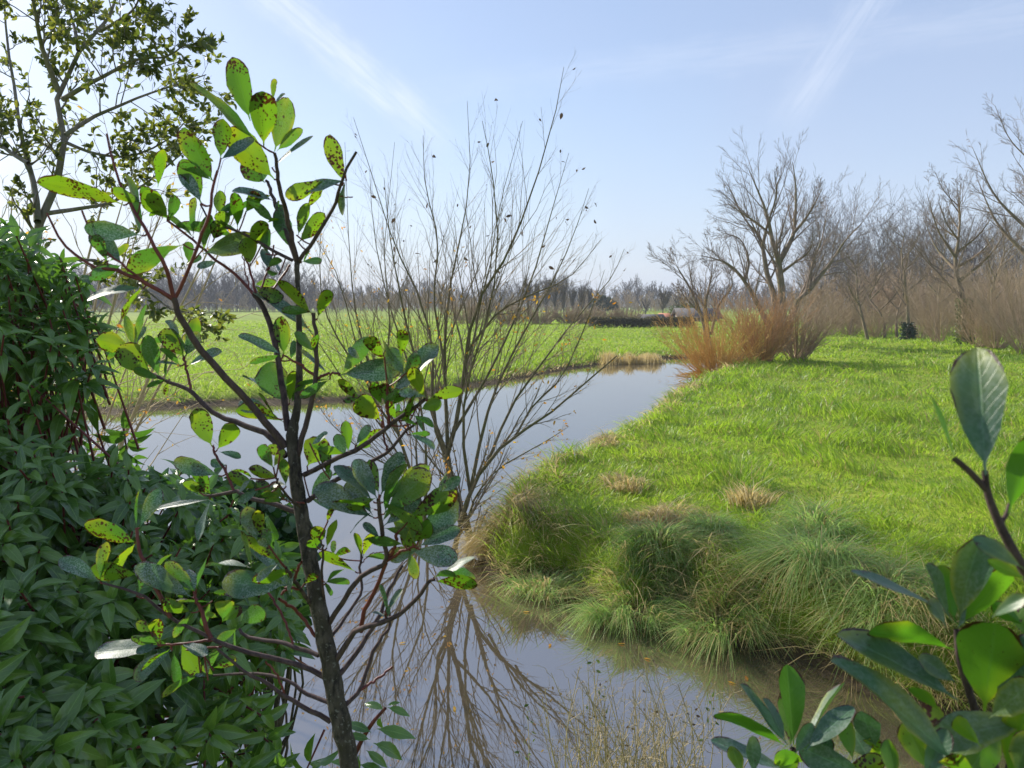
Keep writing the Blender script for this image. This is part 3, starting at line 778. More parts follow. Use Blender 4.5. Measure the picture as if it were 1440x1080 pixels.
og = "osier bushes at the bend of the stream"
bush("osier_bush", "yellow orange twiggy bush leaning out over the water, widest of the three", "bush", 1010, 531, 0.15, 105, 3.0, 1.1, M["osier_o"], bspec, 0.024, 0.25, og, 0.006, low=18)
bush("osier_bush", "reddest twiggy bush at the bend, in the middle of three", "bush", 1072, 520, 0.5, 75, 2.7, 0.8, M["osier_r"], bspec, 0.026, 0.25, og, 0.006)
bush("osier_bush", "grey brown twiggy bush on the meadow side of the red one", "bush", 1120, 514, 0.6, 62, 2.6, 0.75, M["osier_b"], bspec, 0.026, 0.25, og, 0.006)

# ---- row of trees along the right edge of the meadow
def std_tree(px, py, top, lean=0, r0=0.16, nl=8, forks=1, z=0.85, dd=0.0, w=70, t0=0.35, d=None):
    b = G(px, py, z) if d is None else P(px, py, d)
    dp = float((b - CAM) @ FW)
    b[2] = hz(b[0], b[1])
    tp = P(px + lean, top, dp + dd)
    limbs = []
    mid = b * 0.5 + tp * 0.5 + np.array([rng.normal(0, 0.25), rng.normal(0, 0.25), 0])
    main = resample([b - [0, 0, 0.2], b * 0.75 + tp * 0.25 + np.array([rng.normal(0, .12), 0, 0]), mid, b * 0.25 + tp * 0.75 + np.array([rng.normal(0, .3), 0, 0]), tp], 10)
    limbs.append((main, r0, 0.015))
    for i in range(nl):
        t = t0 + (0.9 - t0) * (i + rng.random()) / nl
        k = t * 9; a = int(k); p0 = main[a] * (1 - (k - a)) + main[min(a + 1, 9)] * (k - a)
        an = rng.uniform(0, 6.28); L = w * dp / FPX * (1.1 - 0.6 * t) * rng.uniform(0.7, 1.1)
        hd = np.array([math.cos(an), math.sin(an), 0])
        up = rng.uniform(0.8, 1.5)
        p1 = p0 + hd * L * 0.5 + np.array([0, 0, L * 0.45 * up]); p2 = p0 + hd * L * 0.85 + np.array([0, 0, L * 1.05 * up])
        limbs.append((resample([p0, p1, p2], 10), r0 * (1 - t) * 0.7 + 0.015, 0.010))
    return limbs, b
tspec2 = [dict(n=9, t0=0.2, t1=1.0, ang=0.55, ratio=0.44, K=6, up=0.06, wig=0.02, rr=0.42, re=0.22, taper=0.5),
          dict(n=7, t0=0.12, t1=1.0, ang=0.55, ratio=0.45, K=5, up=0.05, wig=0.025, rr=0.5, re=0.3, taper=0.5),
          dict(n=6, t0=0.12, t1=1.0, ang=0.5, ratio=0.5, K=4, up=0.03, wig=0.025, rr=0.6, re=0.45, taper=0.45)]
rg = "bare trees along the right edge of the meadow"
row = [  # px, py, top, lean, r0, nl, w, label, ivy
    (1222, 472, 330, -40, 0.13, 6, 45, "bare tree leaning towards the big multi-trunked one at the meadow edge", 0),
    (1245, 470, 345, -5, 0.13, 7, 40, "slender straight bare tree next to the leaning one in the meadow row", 0),
    (1262, 470, 335, 5, 0.12, 7, 40, "slender bare tree close before the tree with dark ivy at its foot", 0),
    (1278, 474, 300, -3, 0.16, 8, 50, "straight bare tree with a dark ivy clump round its foot", 1),
    (1358, 484, 240, -12, 0.24, 11, 85, "broad crowned bare tree with a thick ivy covered trunk", 2),
    (1318, 474, 300, 14, 0.13, 8, 55, "thin bare tree between the dark ivy foot and the broad crowned tree", 0),
    (1400, 480, 300, 8, 0.15, 8, 55, "bare tree rising just beyond the broad crowned one", 0),
    (1452, 492, 150, -10, 0.27, 13, 120, "tallest bare tree of the row, cut by the edge of the view", 0),
    (1195, 466, 350, 10, 0.12, 7, 40, "short bare tree seen just behind the big multi-trunked tree", 0),
]
for px, py, top, lean, r0, nl, w, lab, ivy in row:
    limbs, b = std_tree(px, py, top + (py - top) * 0.10, lean, r0, nl, w=w * 0.95, t0=0.3 if ivy != 2 else 0.4)
    root, last = bare_tree("bare_tree", lab, "tree", limbs, tspec2, M["bark_tree"], M["twig_tree"], rg, b, rmin=0.0055)
    if ivy:
        n = 1500 if ivy == 2 else 900
        main = limbs[0][0]
        hmax = 0.30 if ivy == 2 else 0.16
        t = rng.random(n) ** 1.3 * hmax * 9
        a = t.astype(int); q = main[a] * (1 - (t - a))[:, None] + main[a + 1] * (t - a)[:, None]
        an = rng.uniform(0, 6.28, n); rad = (r0 * 1.1 + np.abs(rng.normal(0, 0.55, n)) * (0.28 if ivy == 2 else 0.42) * (1 - t / (hmax * 9) * 0.6))
        q = q + np.stack([np.cos(an) * rad, np.sin(an) * rad, 0 * an], -1)
        D = nrm(np.stack([np.cos(an), np.sin(an), -0.6 + 0 * an], -1) + rng.normal(0, 0.5, (n, 3))); N = nrm(rng.normal(size=(n, 3)))
        Geo().add(*leafmesh(q, D, N, 0.13, 0.12, 0.2, 0.2, "x", nu=2, cols=3)).build("ivy", M["ivyfar"] if ivy == 2 else M["pine"], root)
bg = "brown bushes under the row of trees"
for px, py, n, Hm, sp, mat, lab in (
    (1165, 468, 45, 3.2, 0.8, "osier_b", "brown bush at the left end of the meadow row, under the big tree"),
    (1232, 470, 55, 3.0, 0.85, "osier_b", "rounded reddish brown bush between the leaning and the ivy footed tree"),
    (1322, 480, 60, 4.0, 0.75, "osier_b", "tan many-stemmed bush just before the broad crowned tree"),
    (1296, 473, 40, 2.2, 0.9, "osier_b", "low brown bush beside the dark ivy clump"),
    (1400, 488, 70, 4.2, 0.85, "osier_b", "large brown bush after the broad crowned tree"),
    (1445, 494, 80, 4.8, 0.85, "osier_b", "tall dense brown bush cut by the edge of the view"),
    (1195, 468, 40, 2.4, 0.9, "osier_b", "low grey brown bush under the short tree of the row"),
    (1375, 486, 45, 2.8, 0.9, "osier_b", "brown bush hugging the ivy covered trunk")):
    bush("bare_bush", lab, "bush", px, py, 0.85, n, Hm, sp, M[mat], bspec, 0.018, 0.25, bg, 0.005)

# ---- far distance: the wood on the left as one mass
def far_wood(px0, px1, d, n, hmin, hmax, name, label, mat, r=0.05):
    g = Geo()
    limbs = []
    for i in range(n):
        px = px0 + (px1 - px0) * (i + rng.random()) / n
        dd = d * rng.uniform(1.0, 1.18)
        b = P(px, 440, dd); b[2] = hz(b[0], b[1])
        Hm = (hmin + (hmax - hmin) * fbm(np.array([px * 0.03]), np.array([d * 1.0]))[0] ** 1.0) * rng.uniform(0.55, 1.2)
        t = np.linspace(0, 1, 6)
        main = b + np.array([rng.normal(0, 0.05), 0, 1.0]) * (Hm * t)[:, None] + rng.normal(0, 0.02 * Hm, (6, 3)) * t[:, None]
        limbs.append(main)
    LP = np.stack(limbs); LR = np.ones(LP.shape[:2]) * r * 1.0 * np.linspace(1, 0.25, 6)[None]
    g.add(*tubes(LP, LR, 4))
    p, rr = sprout(LP, LR, 22, 0.02, 1.0, 0.75, 0.46, 4, 0.2, 0.05, 0.55, 0.35, rmin=r * 0.7, taper=0.5); g.add(*tubes(p, rr, 3))
    p, rr = sprout(p, rr, 9, 0.1, 1.0, 0.65, 0.5, 3, 0.1, 0.06, 0.6, 0.5, rmin=r * 0.55); g.add(*tubes(p, rr, 3))
    return tag(g.build(name, mat), label, "wood", kind="stuff")
far_wood(60, 440, 270, 150, 9, 17, "far_wood", "grey brown bare wood along the far end of the meadow behind the sapling", M["twig_far"], 0.11)
far_wood(420, 830, 330, 150, 8, 14, "far_treeline", "low distant line of bare trees on the horizon behind the willow", M["twig_far"], 0.11)
far_wood(820, 1160, 300, 110, 6, 12, "far_treeline", "low far line of bare trees behind the hedge and the house roofs", M["twig_far"], 0.11)
far_wood(60, 1160, 255, 240, 4, 7, "far_scrub", "low brown scrub along the far edge of the meadow", M["osier_b"], 0.09)
far_wood(1130, 1500, 64, 130, 3.0, 5.6, "background_scrub", "dense brown scrub behind the row of trees at the right of the meadow", M["osier_b"], 0.026)
far_wood(1130, 1500, 100, 120, 9, 16, "background_trees", "mass of bare trees behind the row at the right of the meadow", M["twig_far"], 0.03)

# ---- poplars and other single far trees
def far_tree(px, top, d, spread, label, group=None, mat="twig_far", r=0.14, name="bare_tree", nl=14):
    b = P(px, 440, d); b[2] = hz(b[0], b[1]); Hm = P(px, top, d)[2] - b[2]
    t = np.linspace(0, 1, 8)
    limbs = [(b + np.array([0, 0, 1.0]) * (Hm * t)[:, None] + rng.normal(0, 0.012 * Hm, (8, 3)) * t[:, None], r, 0.03)]
    for i in range(nl):
        tt = rng.uniform(0.03, 0.7); an = rng.uniform(0, 6.28); L = Hm * (1 - tt) * 0.8
        dr = np.array([math.cos(an) * spread, math.sin(an) * spread, 1.0]); dr /= np.linalg.norm(dr)
        p0 = limbs[0][0][0] + np.array([0, 0, Hm * tt])
        limbs.append((p0 + dr * (L * t)[:, None] + rng.normal(0, 0.02 * L, (8, 3)) * t[:, None], r * 0.5, 0.025))
    return bare_tree(name, label, "tree", limbs, [dict(n=10, t0=0.1, t1=1, ang=0.4, ratio=0.35, K=4, up=0.2, rr=0.6, re=0.4), dict(n=5, t0=0.1, t1=1, ang=0.4, ratio=0.5, K=3, up=0.1, rr=0.7, re=0.5)], M[mat], M[mat], group, b, S0=5, rmin=r * 0.16)[0]
pg = "bare poplars in a row behind the willow"
pl = "slim upright bare poplar in the far row behind the willow"
for i, px in enumerate((742, 756, 768, 781, 793, 806, 818, 829)):
    far_tree(px, 388 + rng.uniform(-6, 12) + (0 if px < 800 else 8), 165 + rng.uniform(-10, 10), 0.22, pl, pg, r=0.16, name="poplar_tree")
far_tree(622, 388, 150, 0.55, "rounded brown bare tree seen through the big willow's stems", mat="osier_b", r=0.13, nl=14)
far_tree(596, 405, 155, 0.5, "lower brown bare tree beside the rounded one behind the willow", mat="osier_b", r=0.12, nl=12)
far_tree(690, 415, 160, 0.5, "small grey bare tree between the rounded tree and the poplars", r=0.12, nl=12)
far_tree(932, 403, 150, 0.5, "rounded pale bare tree rising behind the house roofs", r=0.15, nl=16)
far_tree(908, 418, 170, 0.5, "smaller bare tree to the near side of the rounded pale one", r=0.12, nl=10)
far_tree(958, 412, 160, 0.5, "bare tree between the rounded pale tree and the crooked one", r=0.12, nl=10)

# dark pine
def pine():
    d = 190; b = P(850, 445, d); b[2] = hz(b[0], b[1])
    root = thing("pine_tree", "dark evergreen pine with flat layered crown behind the hedge", "tree", b)
    bpy.context.view_layer.update()
    top = P(850, 416, d)[2]
    Geo().add(*tubes(resample([b, [b[0] + 0.2, b[1], (b[2] + top) / 2], [b[0] - 0.2, b[1], top - 0.6]], 8)[None], np.linspace(0.32, 0.1, 8)[None], 6)).build("trunk", M["bark_tree"], root)
    cs = []
    for px, py, rx, rz in ((846, 419, 1.1, 0.55), (852, 422, 1.6, 0.6), (840, 424, 1.2, 0.5), (860, 427, 1.6, 0.6), (850, 428, 2.4, 0.8), (838, 431, 1.3, 0.6), (863, 432, 1.2, 0.6), (847, 434, 2.2, 0.7)):
        c = P(px, py, d)
        n = 420
        q = rng.normal(size=(n, 3)); q = nrm(q) * rng.uniform(0.5, 1.0, (n, 1)) ** 0.5
        cs.append(c + q * np.array([rx, rx, rz]))
    q = np.concatenate(cs); n = len(q)
    Geo().add(*leafmesh(q, nrm(rng.normal(size=(n, 3)) + [0, 0, 0.4]), nrm(rng.normal(size=(n, 3))), 0.42, 0.22, 0.1, 0.2, "x", nu=2, cols=3)).build("crown", M["pine"], root)
pine()

# clipped hedge and shrubs before the houses
def leaf_mass(name, label, cat, q, L, mat, W=0.7, group=None):
    n = len(q)
    gg = Geo().add(*leafmesh(q, nrm(rng.normal(size=(n, 3))), nrm(rng.normal(size=(n, 3))), L, L * W, 0.2, 0.2, "x", nu=2, cols=3))
    return tag(gg.build(name, mat), label, cat, group)
def hedge():
    a = G(828, 464, 0.4); b = G(975, 463, 0.4)
    n = 9000
    t = rng.random(n)
    q = a[None] * (1 - t)[:, None] + b[None] * t[:, None]
    q[:, 2] = height(q[:, 0], q[:, 1])
    Hh = 0.95 + 0.2 * fbm(t * 14, t * 3)
    q[:, 2] += Hh * np.sqrt(rng.random(n)); q[:, 1] += rng.uniform(-0.6, 0.6, n); q[:, 0] += rng.normal(0, 0.1, n)
    leaf_mass("hedge", "long dark clipped hedge across the far side of the meadow", "hedge", q, 0.20, M["hedge"])
hedge()
def shrub_row():
    for i, (px, top, lab) in enumerate(((800, 436, "brown bare shrub at the left end of the line behind the hedge"), (826, 434, "brown bare shrub under the dark pine"), (852, 438, "bare brown shrub after the pine, just behind the hedge end"), (880, 437, "bare brown shrub before the house roofs, behind the hedge"), (760, 436, "brown bare shrub at the feet of the poplars"), (715, 432, "red brown bare shrub seen between the willow's low branches"), (655, 428, "red brown shrub behind the big willow's trunk"))):
        d = 100; b = P(px, 452, d); b[2] = hz(b[0], b[1])
        Hm = P(px, top, d)[2] - b[2]
        bare_tree("bare_bush", lab, "bush", fan(b, 70, Hm * 1.15, 1.05, r0=0.035, r1=0.015, jit=1.3, up=0.2), bspec, M["osier_b"], M["osier_b"], "far shrubs behind the hedge", b, S0=4, rmin=0.02)
shrub_row()
q = rng.normal(size=(1500, 3)); q = nrm(q) * rng.uniform(0.55, 1, (1500, 1)) * np.array([2.6, 2.0, 1.5]) + P(962, 441, 118)
leaf_mass("evergreen_bush", "rounded evergreen bush between the two house roofs", "bush", q, 0.3, M["ivyfar"])

def house(px0, px1, ye, yr, d, roofmat, label, depth=7.0):
    a = P(px0, ye, d); b = P(px1, ye, d); zr = P(px0, yr, d)[2]; ze = a[2]; z0 = hz(a[0], a[1]) - 0.3
    x0, x1, y0 = a[0], b[0], a[1]; y1 = y0 + depth; ym = (y0 + y1) / 2
    root = thing("house", label, "house", ((x0 + x1) / 2, ym, z0))
    bpy.context.view_layer.update()
    V = [[x0, y0, z0], [x1, y0, z0], [x1, y1, z0], [x0, y1, z0], [x0, y0, ze], [x1, y0, ze], [x1, y1, ze], [x0, y1, ze], [x0, ym, zr - 0.1], [x1, ym, zr - 0.1]]
    Q = [[0, 1, 5, 4], [1, 2, 6, 5], [2, 3, 7, 6], [3, 0, 4, 7], [4, 8, 7, 4], [5, 6, 9, 5]]
    mk("wall", V, Q[:4], M["wall"], root, smooth=False)
    mk("gable", [V[4], V[8], V[7]], [[0, 1, 2]], M["wall"], root, smooth=False)
    mk("gable", [V[5], V[6], V[9]], [[0, 1, 2]], M["wall"], root, smooth=False)
    o = 0.45; sl = (zr - ze) / (ym - y0); th = 0.16
    rv = []
    for zz in (0, th):
        rv += [[x0 - o, y0 - o, ze - o * sl + zz], [x1 + o, y0 - o, ze - o * sl + zz], [x1 + o, ym, zr + zz], [x0 - o, ym, zr + zz], [x1 + o, y1 + o, ze - o * sl + zz], [x0 - o, y1 + o, ze - o * sl + zz]]
    rq = [[0, 3, 2, 1], [3, 5, 4, 2], [6, 7, 8, 9], [9, 8, 10, 11], [0, 1, 7, 6], [5, 11, 10, 4], [1, 2, 8, 7], [2, 4, 10, 8], [0, 6, 9, 3], [3, 9, 11, 5]]
    mk("roof", rv, rq, roofmat, root, smooth=False)
    for f in (0.25, 0.65):
        xa = x0 + (x1 - x0) * f; w = 0.9
        mk("window", [[xa, y0 - 0.03, ze - 1.5], [xa + w, y0 - 0.03, ze - 1.5], [xa + w, y0 - 0.03, ze - 0.4], [xa, y0 - 0.03, ze - 0.4]], [[0, 1, 2, 3]], M["glass"], root, smooth=False)
house(904, 932, 448.5, 443.5, 112, M["roof_grey"], "low house with a light grey roof behind the hedge", 4)
house(934, 951, 447.5, 442, 116, M["roof_red"], "small house with an orange red tiled roof behind the hedge", 4)
house(957, 1012, 446, 434.5, 112, M["roof_grey"], "house with a tall grey roof half hidden by the orange bush", 5)

# ------------------------------------------------------------------ left side: evergreen tree and pale willow
dL = 4.1
def ll(pts, dd, r0, r1, d0=0.0): return (limb(pts, dL + d0, dL + dd, 10), r0, r1)
TL = [
    ll([(40, 600), (38, 480), (45, 380), (53, 312), (70, 283), (88, 235), (93, 200), (85, 160), (80, 123), (110, 70), (143, 43), (163, 5), (175, -40)], 0.3, 0.030, 0.006),
    ll([(53, 312), (50, 270), (40, 230), (28, 180), (20, 120), (10, 60), (5, -20)], 0.7, 0.020, 0.005),
    ll([(82, 128), (60, 70), (50, 20), (40, -40)], -0.4, 0.016, 0.005),
    ll([(88, 140), (125, 118), (160, 100), (190, 83), (235, 80), (262, 60)], -0.3, 0.014, 0.003),
    ll([(92, 190), (130, 165), (165, 150), (200, 135), (245, 120), (290, 105)], 0.4, 0.013, 0.003),
    ll([(110, 70), (105, 40), (95, 0), (100, -40)], 0.5, 0.012, 0.004),
    ll([(66, 300), (120, 292), (155, 285), (200, 262), (245, 225), (285, 190)], 0.5, 0.013, 0.003),
    ll([(45, 380), (95, 365), (150, 370), (190, 395), (245, 437), (300, 440)], 0.2, 0.012, 0.003),
    ll([(143, 43), (165, 30), (190, 10), (205, -30)], -0.3, 0.010, 0.003),
    ll([(40, 230), (15, 215), (-20, 190), (-60, 180)], 0.2, 0.013, 0.004),
    ll([(92, 200), (130, 215), (180, 220), (230, 200), (262, 170)], 0.1, 0.010, 0.003),
]
lspec = [dict(n=13, t0=0.22, t1=1.0, ang=0.85, ratio=0.3, Labs=0.31, K=6, up=0.1, wig=0.05, rr=0.5, re=0.3, taper=0.3),
         dict(n=6, t0=0.15, t1=1.0, ang=0.7, ratio=0.5, K=4, up=0.1, wig=0.06, rr=0.6, re=0.4, taper=0.4)]
fb = P(40, 600, dL); fb[2] = hz(fb[0], fb[1])
TL[0] = (resample(np.vstack([[fb - [0, 0, 0.1]], TL[0][0]]), 10), 0.034, 0.006)
rootL, last = bare_tree("evergreen_tree", "tall slim evergreen tree with small leaves rising above the dark shrub", "tree", TL, lspec, M["bark_oak"], M["bark_oak"], foot=fb, rmin=0.0014)
tw = last[1][0]                                    # twigs carry sprays of small leaves
keep = rng.random(len(tw)) < 0.85
tw = tw[keep]
nl = 9
idx = np.repeat(np.arange(len(tw)), nl); t = rng.uniform(0.25, 1.0, len(idx)) * 3; a = np.minimum(t.astype(int), 2); f = (t - a)[:, None]
q = tw[idx, a] * (1 - f) + tw[idx, a + 1] * f
D = nrm(nrm(tw[idx, 3] - tw[idx, 0]) * 0.8 + rng.normal(0, 0.7, (len(idx), 3)))
l = rng.uniform(0.028, 0.05, len(idx))
Geo().add(*leafmesh(q, D, nrm(rng.normal(size=D.shape) + [0, 0, 0.6]), l, l * 0.5, 0.25, 0.3, "lance", cols=3)).build("foliage", M["oak"], rootL)
pw = P(-70, 430, 7.0); pw[2] = hz(pw[0], pw[1])
rootP, last = bare_tree("willow_tree", "pale bare willow thicket with a few yellow leaves behind the evergreen tree", "tree",
    fan(pw - [0, 0, 0.2], 46, 5.2, 0.55, r0=0.034, r1=0.006, up=0.1), [dict(n=9, t0=0.3, t1=1.0, ang=0.6, ratio=0.4, K=6, up=-0.05, wig=0.05, rr=0.5, re=0.3), dict(n=4, t0=0.1, t1=1, ang=0.6, ratio=0.5, K=4, up=-0.2, wig=0.05, rr=0.6, re=0.4)], M["twig_pale"], M["twig_pale"], foot=pw, rmin=0.003)
scatter_leaves(last, 900, 0.05, None, M["autumn"], rootP, "foliage")

# ------------------------------------------------------------------ left side: dark laurel shrub
def in_poly(px, py, poly):
    poly = np.array(poly, float); x1, y1 = poly[:, 0], poly[:, 1]; x2, y2 = np.roll(x1, -1), np.roll(y1, -1)
    c = (y1[None] > py[:, None]) != (y2[None] > py[:, None])
    xi = x1[None] + (py[:, None] - y1[None]) / (y2[None] - y1[None] + 1e-9) * (x2 - x1)[None]
    return ((c & (px[:, None] < xi)).sum(1) % 2) == 1

def rosettes(C, AX, nleaf, L, W, droop, stemL=0.10):
    """leafy shoot tips: returns (leaf args, stems)"""
    n = len(C)
    idx = np.repeat(np.arange(n), nleaf); k = np.tile(np.arange(nleaf), n)
    t = (k + 0.5) / nleaf
    ax = AX[idx]
    ref = np.where(np.abs(ax[:, 2:3]) > 0.9, np.array([[1.0, 0, 0]]), np.array([[0, 0, 1.0]]))
    e1 = nrm(np.cross(ax, ref)); e2 = np.cross(ax, e1)
    th = k * 2.4 + rng.uniform(0, 6.28, n)[idx] + rng.normal(0, 0.25, len(idx))
    rad = e1 * np.cos(th)[:, None] + e2 * np.sin(th)[:, None]
    el = (1.45 - 0.95 * t)[:, None] + rng.normal(0, 0.15, (len(idx), 1))
    D = nrm(ax * np.cos(el) + rad * np.sin(el))
    B = C[idx] - ax * (stemL * (1 - t))[:, None]
    N = nrm(ax * 0.9 + np.array([0, 0, 0.5]) - D * 0.2)
    l = L[idx] * rng.uniform(0.7, 1.15, len(idx)) * (0.75 + 0.35 * (1 - t))
    return B, D, N, l, l * W, droop * rng.uniform(0.5, 1.4, len(idx))

def laurel():
    poly = [(-160, 345), (-20, 315), (30, 325), (70, 345), (112, 385), (120, 420), (150, 455), (128, 480), (138, 540), (150, 600), (205, 640), (255, 660), (330, 700), (385, 745), (405, 800), (418, 860), (405, 930), (390, 1000), (420, 1080), (430, 1180), (-160, 1180)]
    n = 1250
    px = rng.uniform(-160, 470, n); py = rng.uniform(315, 1180, n)
    k = in_poly(px + 60 * (fbm(py * 0.021, px * 0.004, 3) - 0.45), py + 50 * (fbm(px * 0.02 + 9, py * 0.004, 2) - 0.5), poly); px, py = px[k], py[k]
    # thinner low at the right where the water shows through
    thin = (py > 930) & (px > 190); k = ~(thin & (rng.random(len(px)) < 0.55)); px, py = px[k], py[k]
    d = 2.25 - 0.75 * np.clip((py - 420) / 620, 0, 1) + 0.55 * np.clip(px / 420, 0, 1) + rng.random(len(px)) ** 1.3 * 0.75
    C = np.array([P(a, b, c) for a, b, c in zip(px, py, d)])
    cen = P(90, 820, 2.4)
    AX = nrm(nrm(C - cen) * 0.55 + np.array([0.15, -0.65, 0.35]) + rng.normal(0, 0.42, C.shape))
    L = rng.uniform(0.075, 0.112, len(C))
    g = Geo().add(*leafmesh(*rosettes(C, AX, 11, L, 0.39, 0.70), 0.48, "lance", cols=5))
    foot = P(60, 1100, 2.3); foot[2] = hz(foot[0], foot[1])
    root = thing("laurel_shrub", "large dense dark green shrub with drooping glossy leaves filling the left foreground", "shrub", foot)
    bpy.context.view_layer.update()
    g.build("foliage", M["laurel"], root)
    # shoots: red tips joined to hidden boughs
    s = np.linspace(0, 1, 5)
    tip = C; back = C - AX * 0.26 + (foot - C) * 0.10
    SP = back[:, None, :] * (1 - s)[None, :, None] + tip[:, None, :] * s[None, :, None]
    Geo().add(*tubes(SP, np.broadcast_to(np.linspace(0.0045, 0.0026, 5), SP.shape[:2]), 5)).build("shoots", M["twig_red"], root)
    st = []
    for i in range(26):
        j = rng.integers(0, len(C)); e = back[j]
        f = foot + np.array([rng.normal(0, 0.25), rng.normal(0, 0.2), 0]); f[2] = hz(f[0], f[1]) - 0.05
        st.append(resample([f, f * 0.6 + e * 0.4 + np.array([rng.normal(0, .08), rng.normal(0, .05), 0.18]), e], 8))
    Geo().add(*tubes(np.stack(st), np.broadcast_to(np.linspace(0.016, 0.005, 8), (26, 8)), 6)).build("stem", M["bark_sap"], root)
    # the single shoot beside the sapling's foot
    pts = [((478, 1120), (505, 1048), (525, 1015), (538, 998)), ((478, 1120), (495, 1060), (510, 1030))]
    gs = Geo(); gl = Geo()
    foot = P(478, 1120, 1.55); foot[2] = hz(foot[0], foot[1])
    root = thing("laurel_shoot", "single leafy shoot with red stem and curved leaves beside the sapling's foot", "plant", foot)
    bpy.context.view_layer.update()
    w = limb([(470, 1300), (480, 1120), (505, 1048), (525, 1015), (542, 996)], 1.55, 1.5, 10)
    gs.add(*tubes(w[None], np.linspace(0.006, 0.003, 10)[None], 6))
    lv = [((540, 998), (513, 985), 11), ((545, 995), (575, 1002), 14), ((545, 992), (560, 986), 8), ((530, 1025), (580, 1030), 15), ((522, 1030), (488, 1012), 15), ((520, 1040), (490, 1030), 12), ((525, 1045), (570, 1062), 16), ((515, 1055), (545, 1075), 14), ((505, 1062), (495, 1100), 13), ((535, 1008), (532, 1030), 10), ((505, 1075), (545, 1085), 16), ((500, 1075), (470, 1068), 13)]
    B = np.array([P(a[0], a[1], 1.5) for a, b, c in lv]); T = np.array([P(b[0], b[1], 1.5 + rng.uniform(-.02, .02)) for a, b, c in lv])
    l = np.linalg.norm(T - B, axis=1)
    gl.add(*leafmesh(B, nrm(T - B), np.tile([[0.0, -0.55, 0.8]], (len(B), 1)), l * 1.12, l * 0.38, 0.32, 0.3, "lance", cols=5))
    gs.build("stem", M["twig_red"], root); gl.build("foliage", M["laurel"], root)
laurel()

def round_shrub():
    poly = [(300, 690), (360, 700), (400, 725), (418, 770), (412, 850), (380, 900), (300, 900)]
    n = 900; px = rng.uniform(290, 420, n); py = rng.uniform(690, 900, n); k = in_poly(px, py, poly); px, py = px[k], py[k]
    d = rng.uniform(2.75, 3.2, len(px)); C = np.array([P(a, b, c) for a, b, c in zip(px, py, d)])
    foot = P(370, 980, 3.0); foot[2] = hz(foot[0], foot[1])
    root = thing("round_leaved_shrub", "dark round leaved shrub half hidden between the laurel and the sapling trunk", "shrub", foot)
    bpy.context.view_layer.update()
    nl = 7; idx = np.repeat(np.arange(len(C)), nl)
    q = C[idx] + rng.normal(0, 0.035, (len(idx), 3))
    l = rng.uniform(0.035, 0.055, len(idx))
    Geo().add(*leafmesh(q, nrm(rng.normal(size=q.shape) + [0.2, -0.3, -0.3]), nrm(rng.normal(0, 0.5, q.shape) + [0.2, -0.7, 0.6]), l, l * 0.85, 0.2, 0.2, "x", nu=4, cols=3)).build("foliage", M["ivy"], root)
    st = [resample([foot + [rng.normal(0, .05), rng.normal(0, .05), -0.05], (foot + c) / 2 + rng.normal(0, .05, 3), c], 6) for c in C[::22]]
    Geo().add(*tubes(np.stack(st), np.broadcast_to(np.linspace(0.008, 0.003, 6), (len(st), 6)), 5)).build("stem", M["bark_sap"], root)
round_shrub()

# ------------------------------------------------------------------ the spotted sapling
DS = 1.25
def pleaves(lst, dfun, mats, parent, shape="obov"):
    """lst: (bx,by,tx,ty,w,kind). One mesh per kind."""
    by = {}
    for i, (bx, by_, tx, ty, w, k) in enumerate(lst):
        by.setdefault(k, []).append((bx, by_, tx, ty, w))
    for k, L in by.items():
        B = []; D = []; N = []; LL = []; WW = []; CU = []; FO = []; TW = []
        for bx, by_, tx, ty, w in L:
            d = dfun(bx, by_)
            dt = d + rng.uniform(-0.03, 0.03)
            b = P(bx, by_, d); t = P(tx, ty, dt)
            ax = t - b; ln = np.linalg.norm(ax); ax = ax / ln
            view = nrm(b - CAM)
            S = nrm(np.cross(ax, view)); n0 = np.cross(S, ax)
            if n0 @ view > 0: n0 = -n0                     # towards the viewer
            pw = w * d / FPX
            full = max(pw, (0.40 if w > 0.12 * math.hypot(tx - bx, ty - by_) else 0.20) * ln)
            roll = math.acos(min(1, pw / full)) * 0.9
            n1 = n0 * math.cos(roll) + S * math.sin(roll); n2 = n0 * math.cos(roll) - S * math.sin(roll)
            if k == "d": nn = n1 if n1[2] > n2[2] else n2
            else: nn = n1 if n1[2] < n2[2] else n2
            B.append(b); D.append(ax); N.append(nn if k == "d" else -nn); LL.append(ln * 1.05); WW.append(full * 0.98)
            CU.append(rng.uniform(-0.06, 0.24)); FO.append(rng.uniform(0.08, 0.42)); TW.append(rng.normal(0, 0.35))
        gg = Geo().add(*leafmesh(np.array(B), np.array(D), np.array(N), np.array(LL), np.array(WW), np.array(CU), np.array(FO), shape, cols=7, twist=np.array(TW)))
        gg.build({"y": "spotted_leaves", "g": "green_leaves", "d": "grey_green_leaves"}[k], mats[k], parent)
SAPM = {"y": M["sap_y"], "g": M["sap_g"], "d": M["sap_d"]}

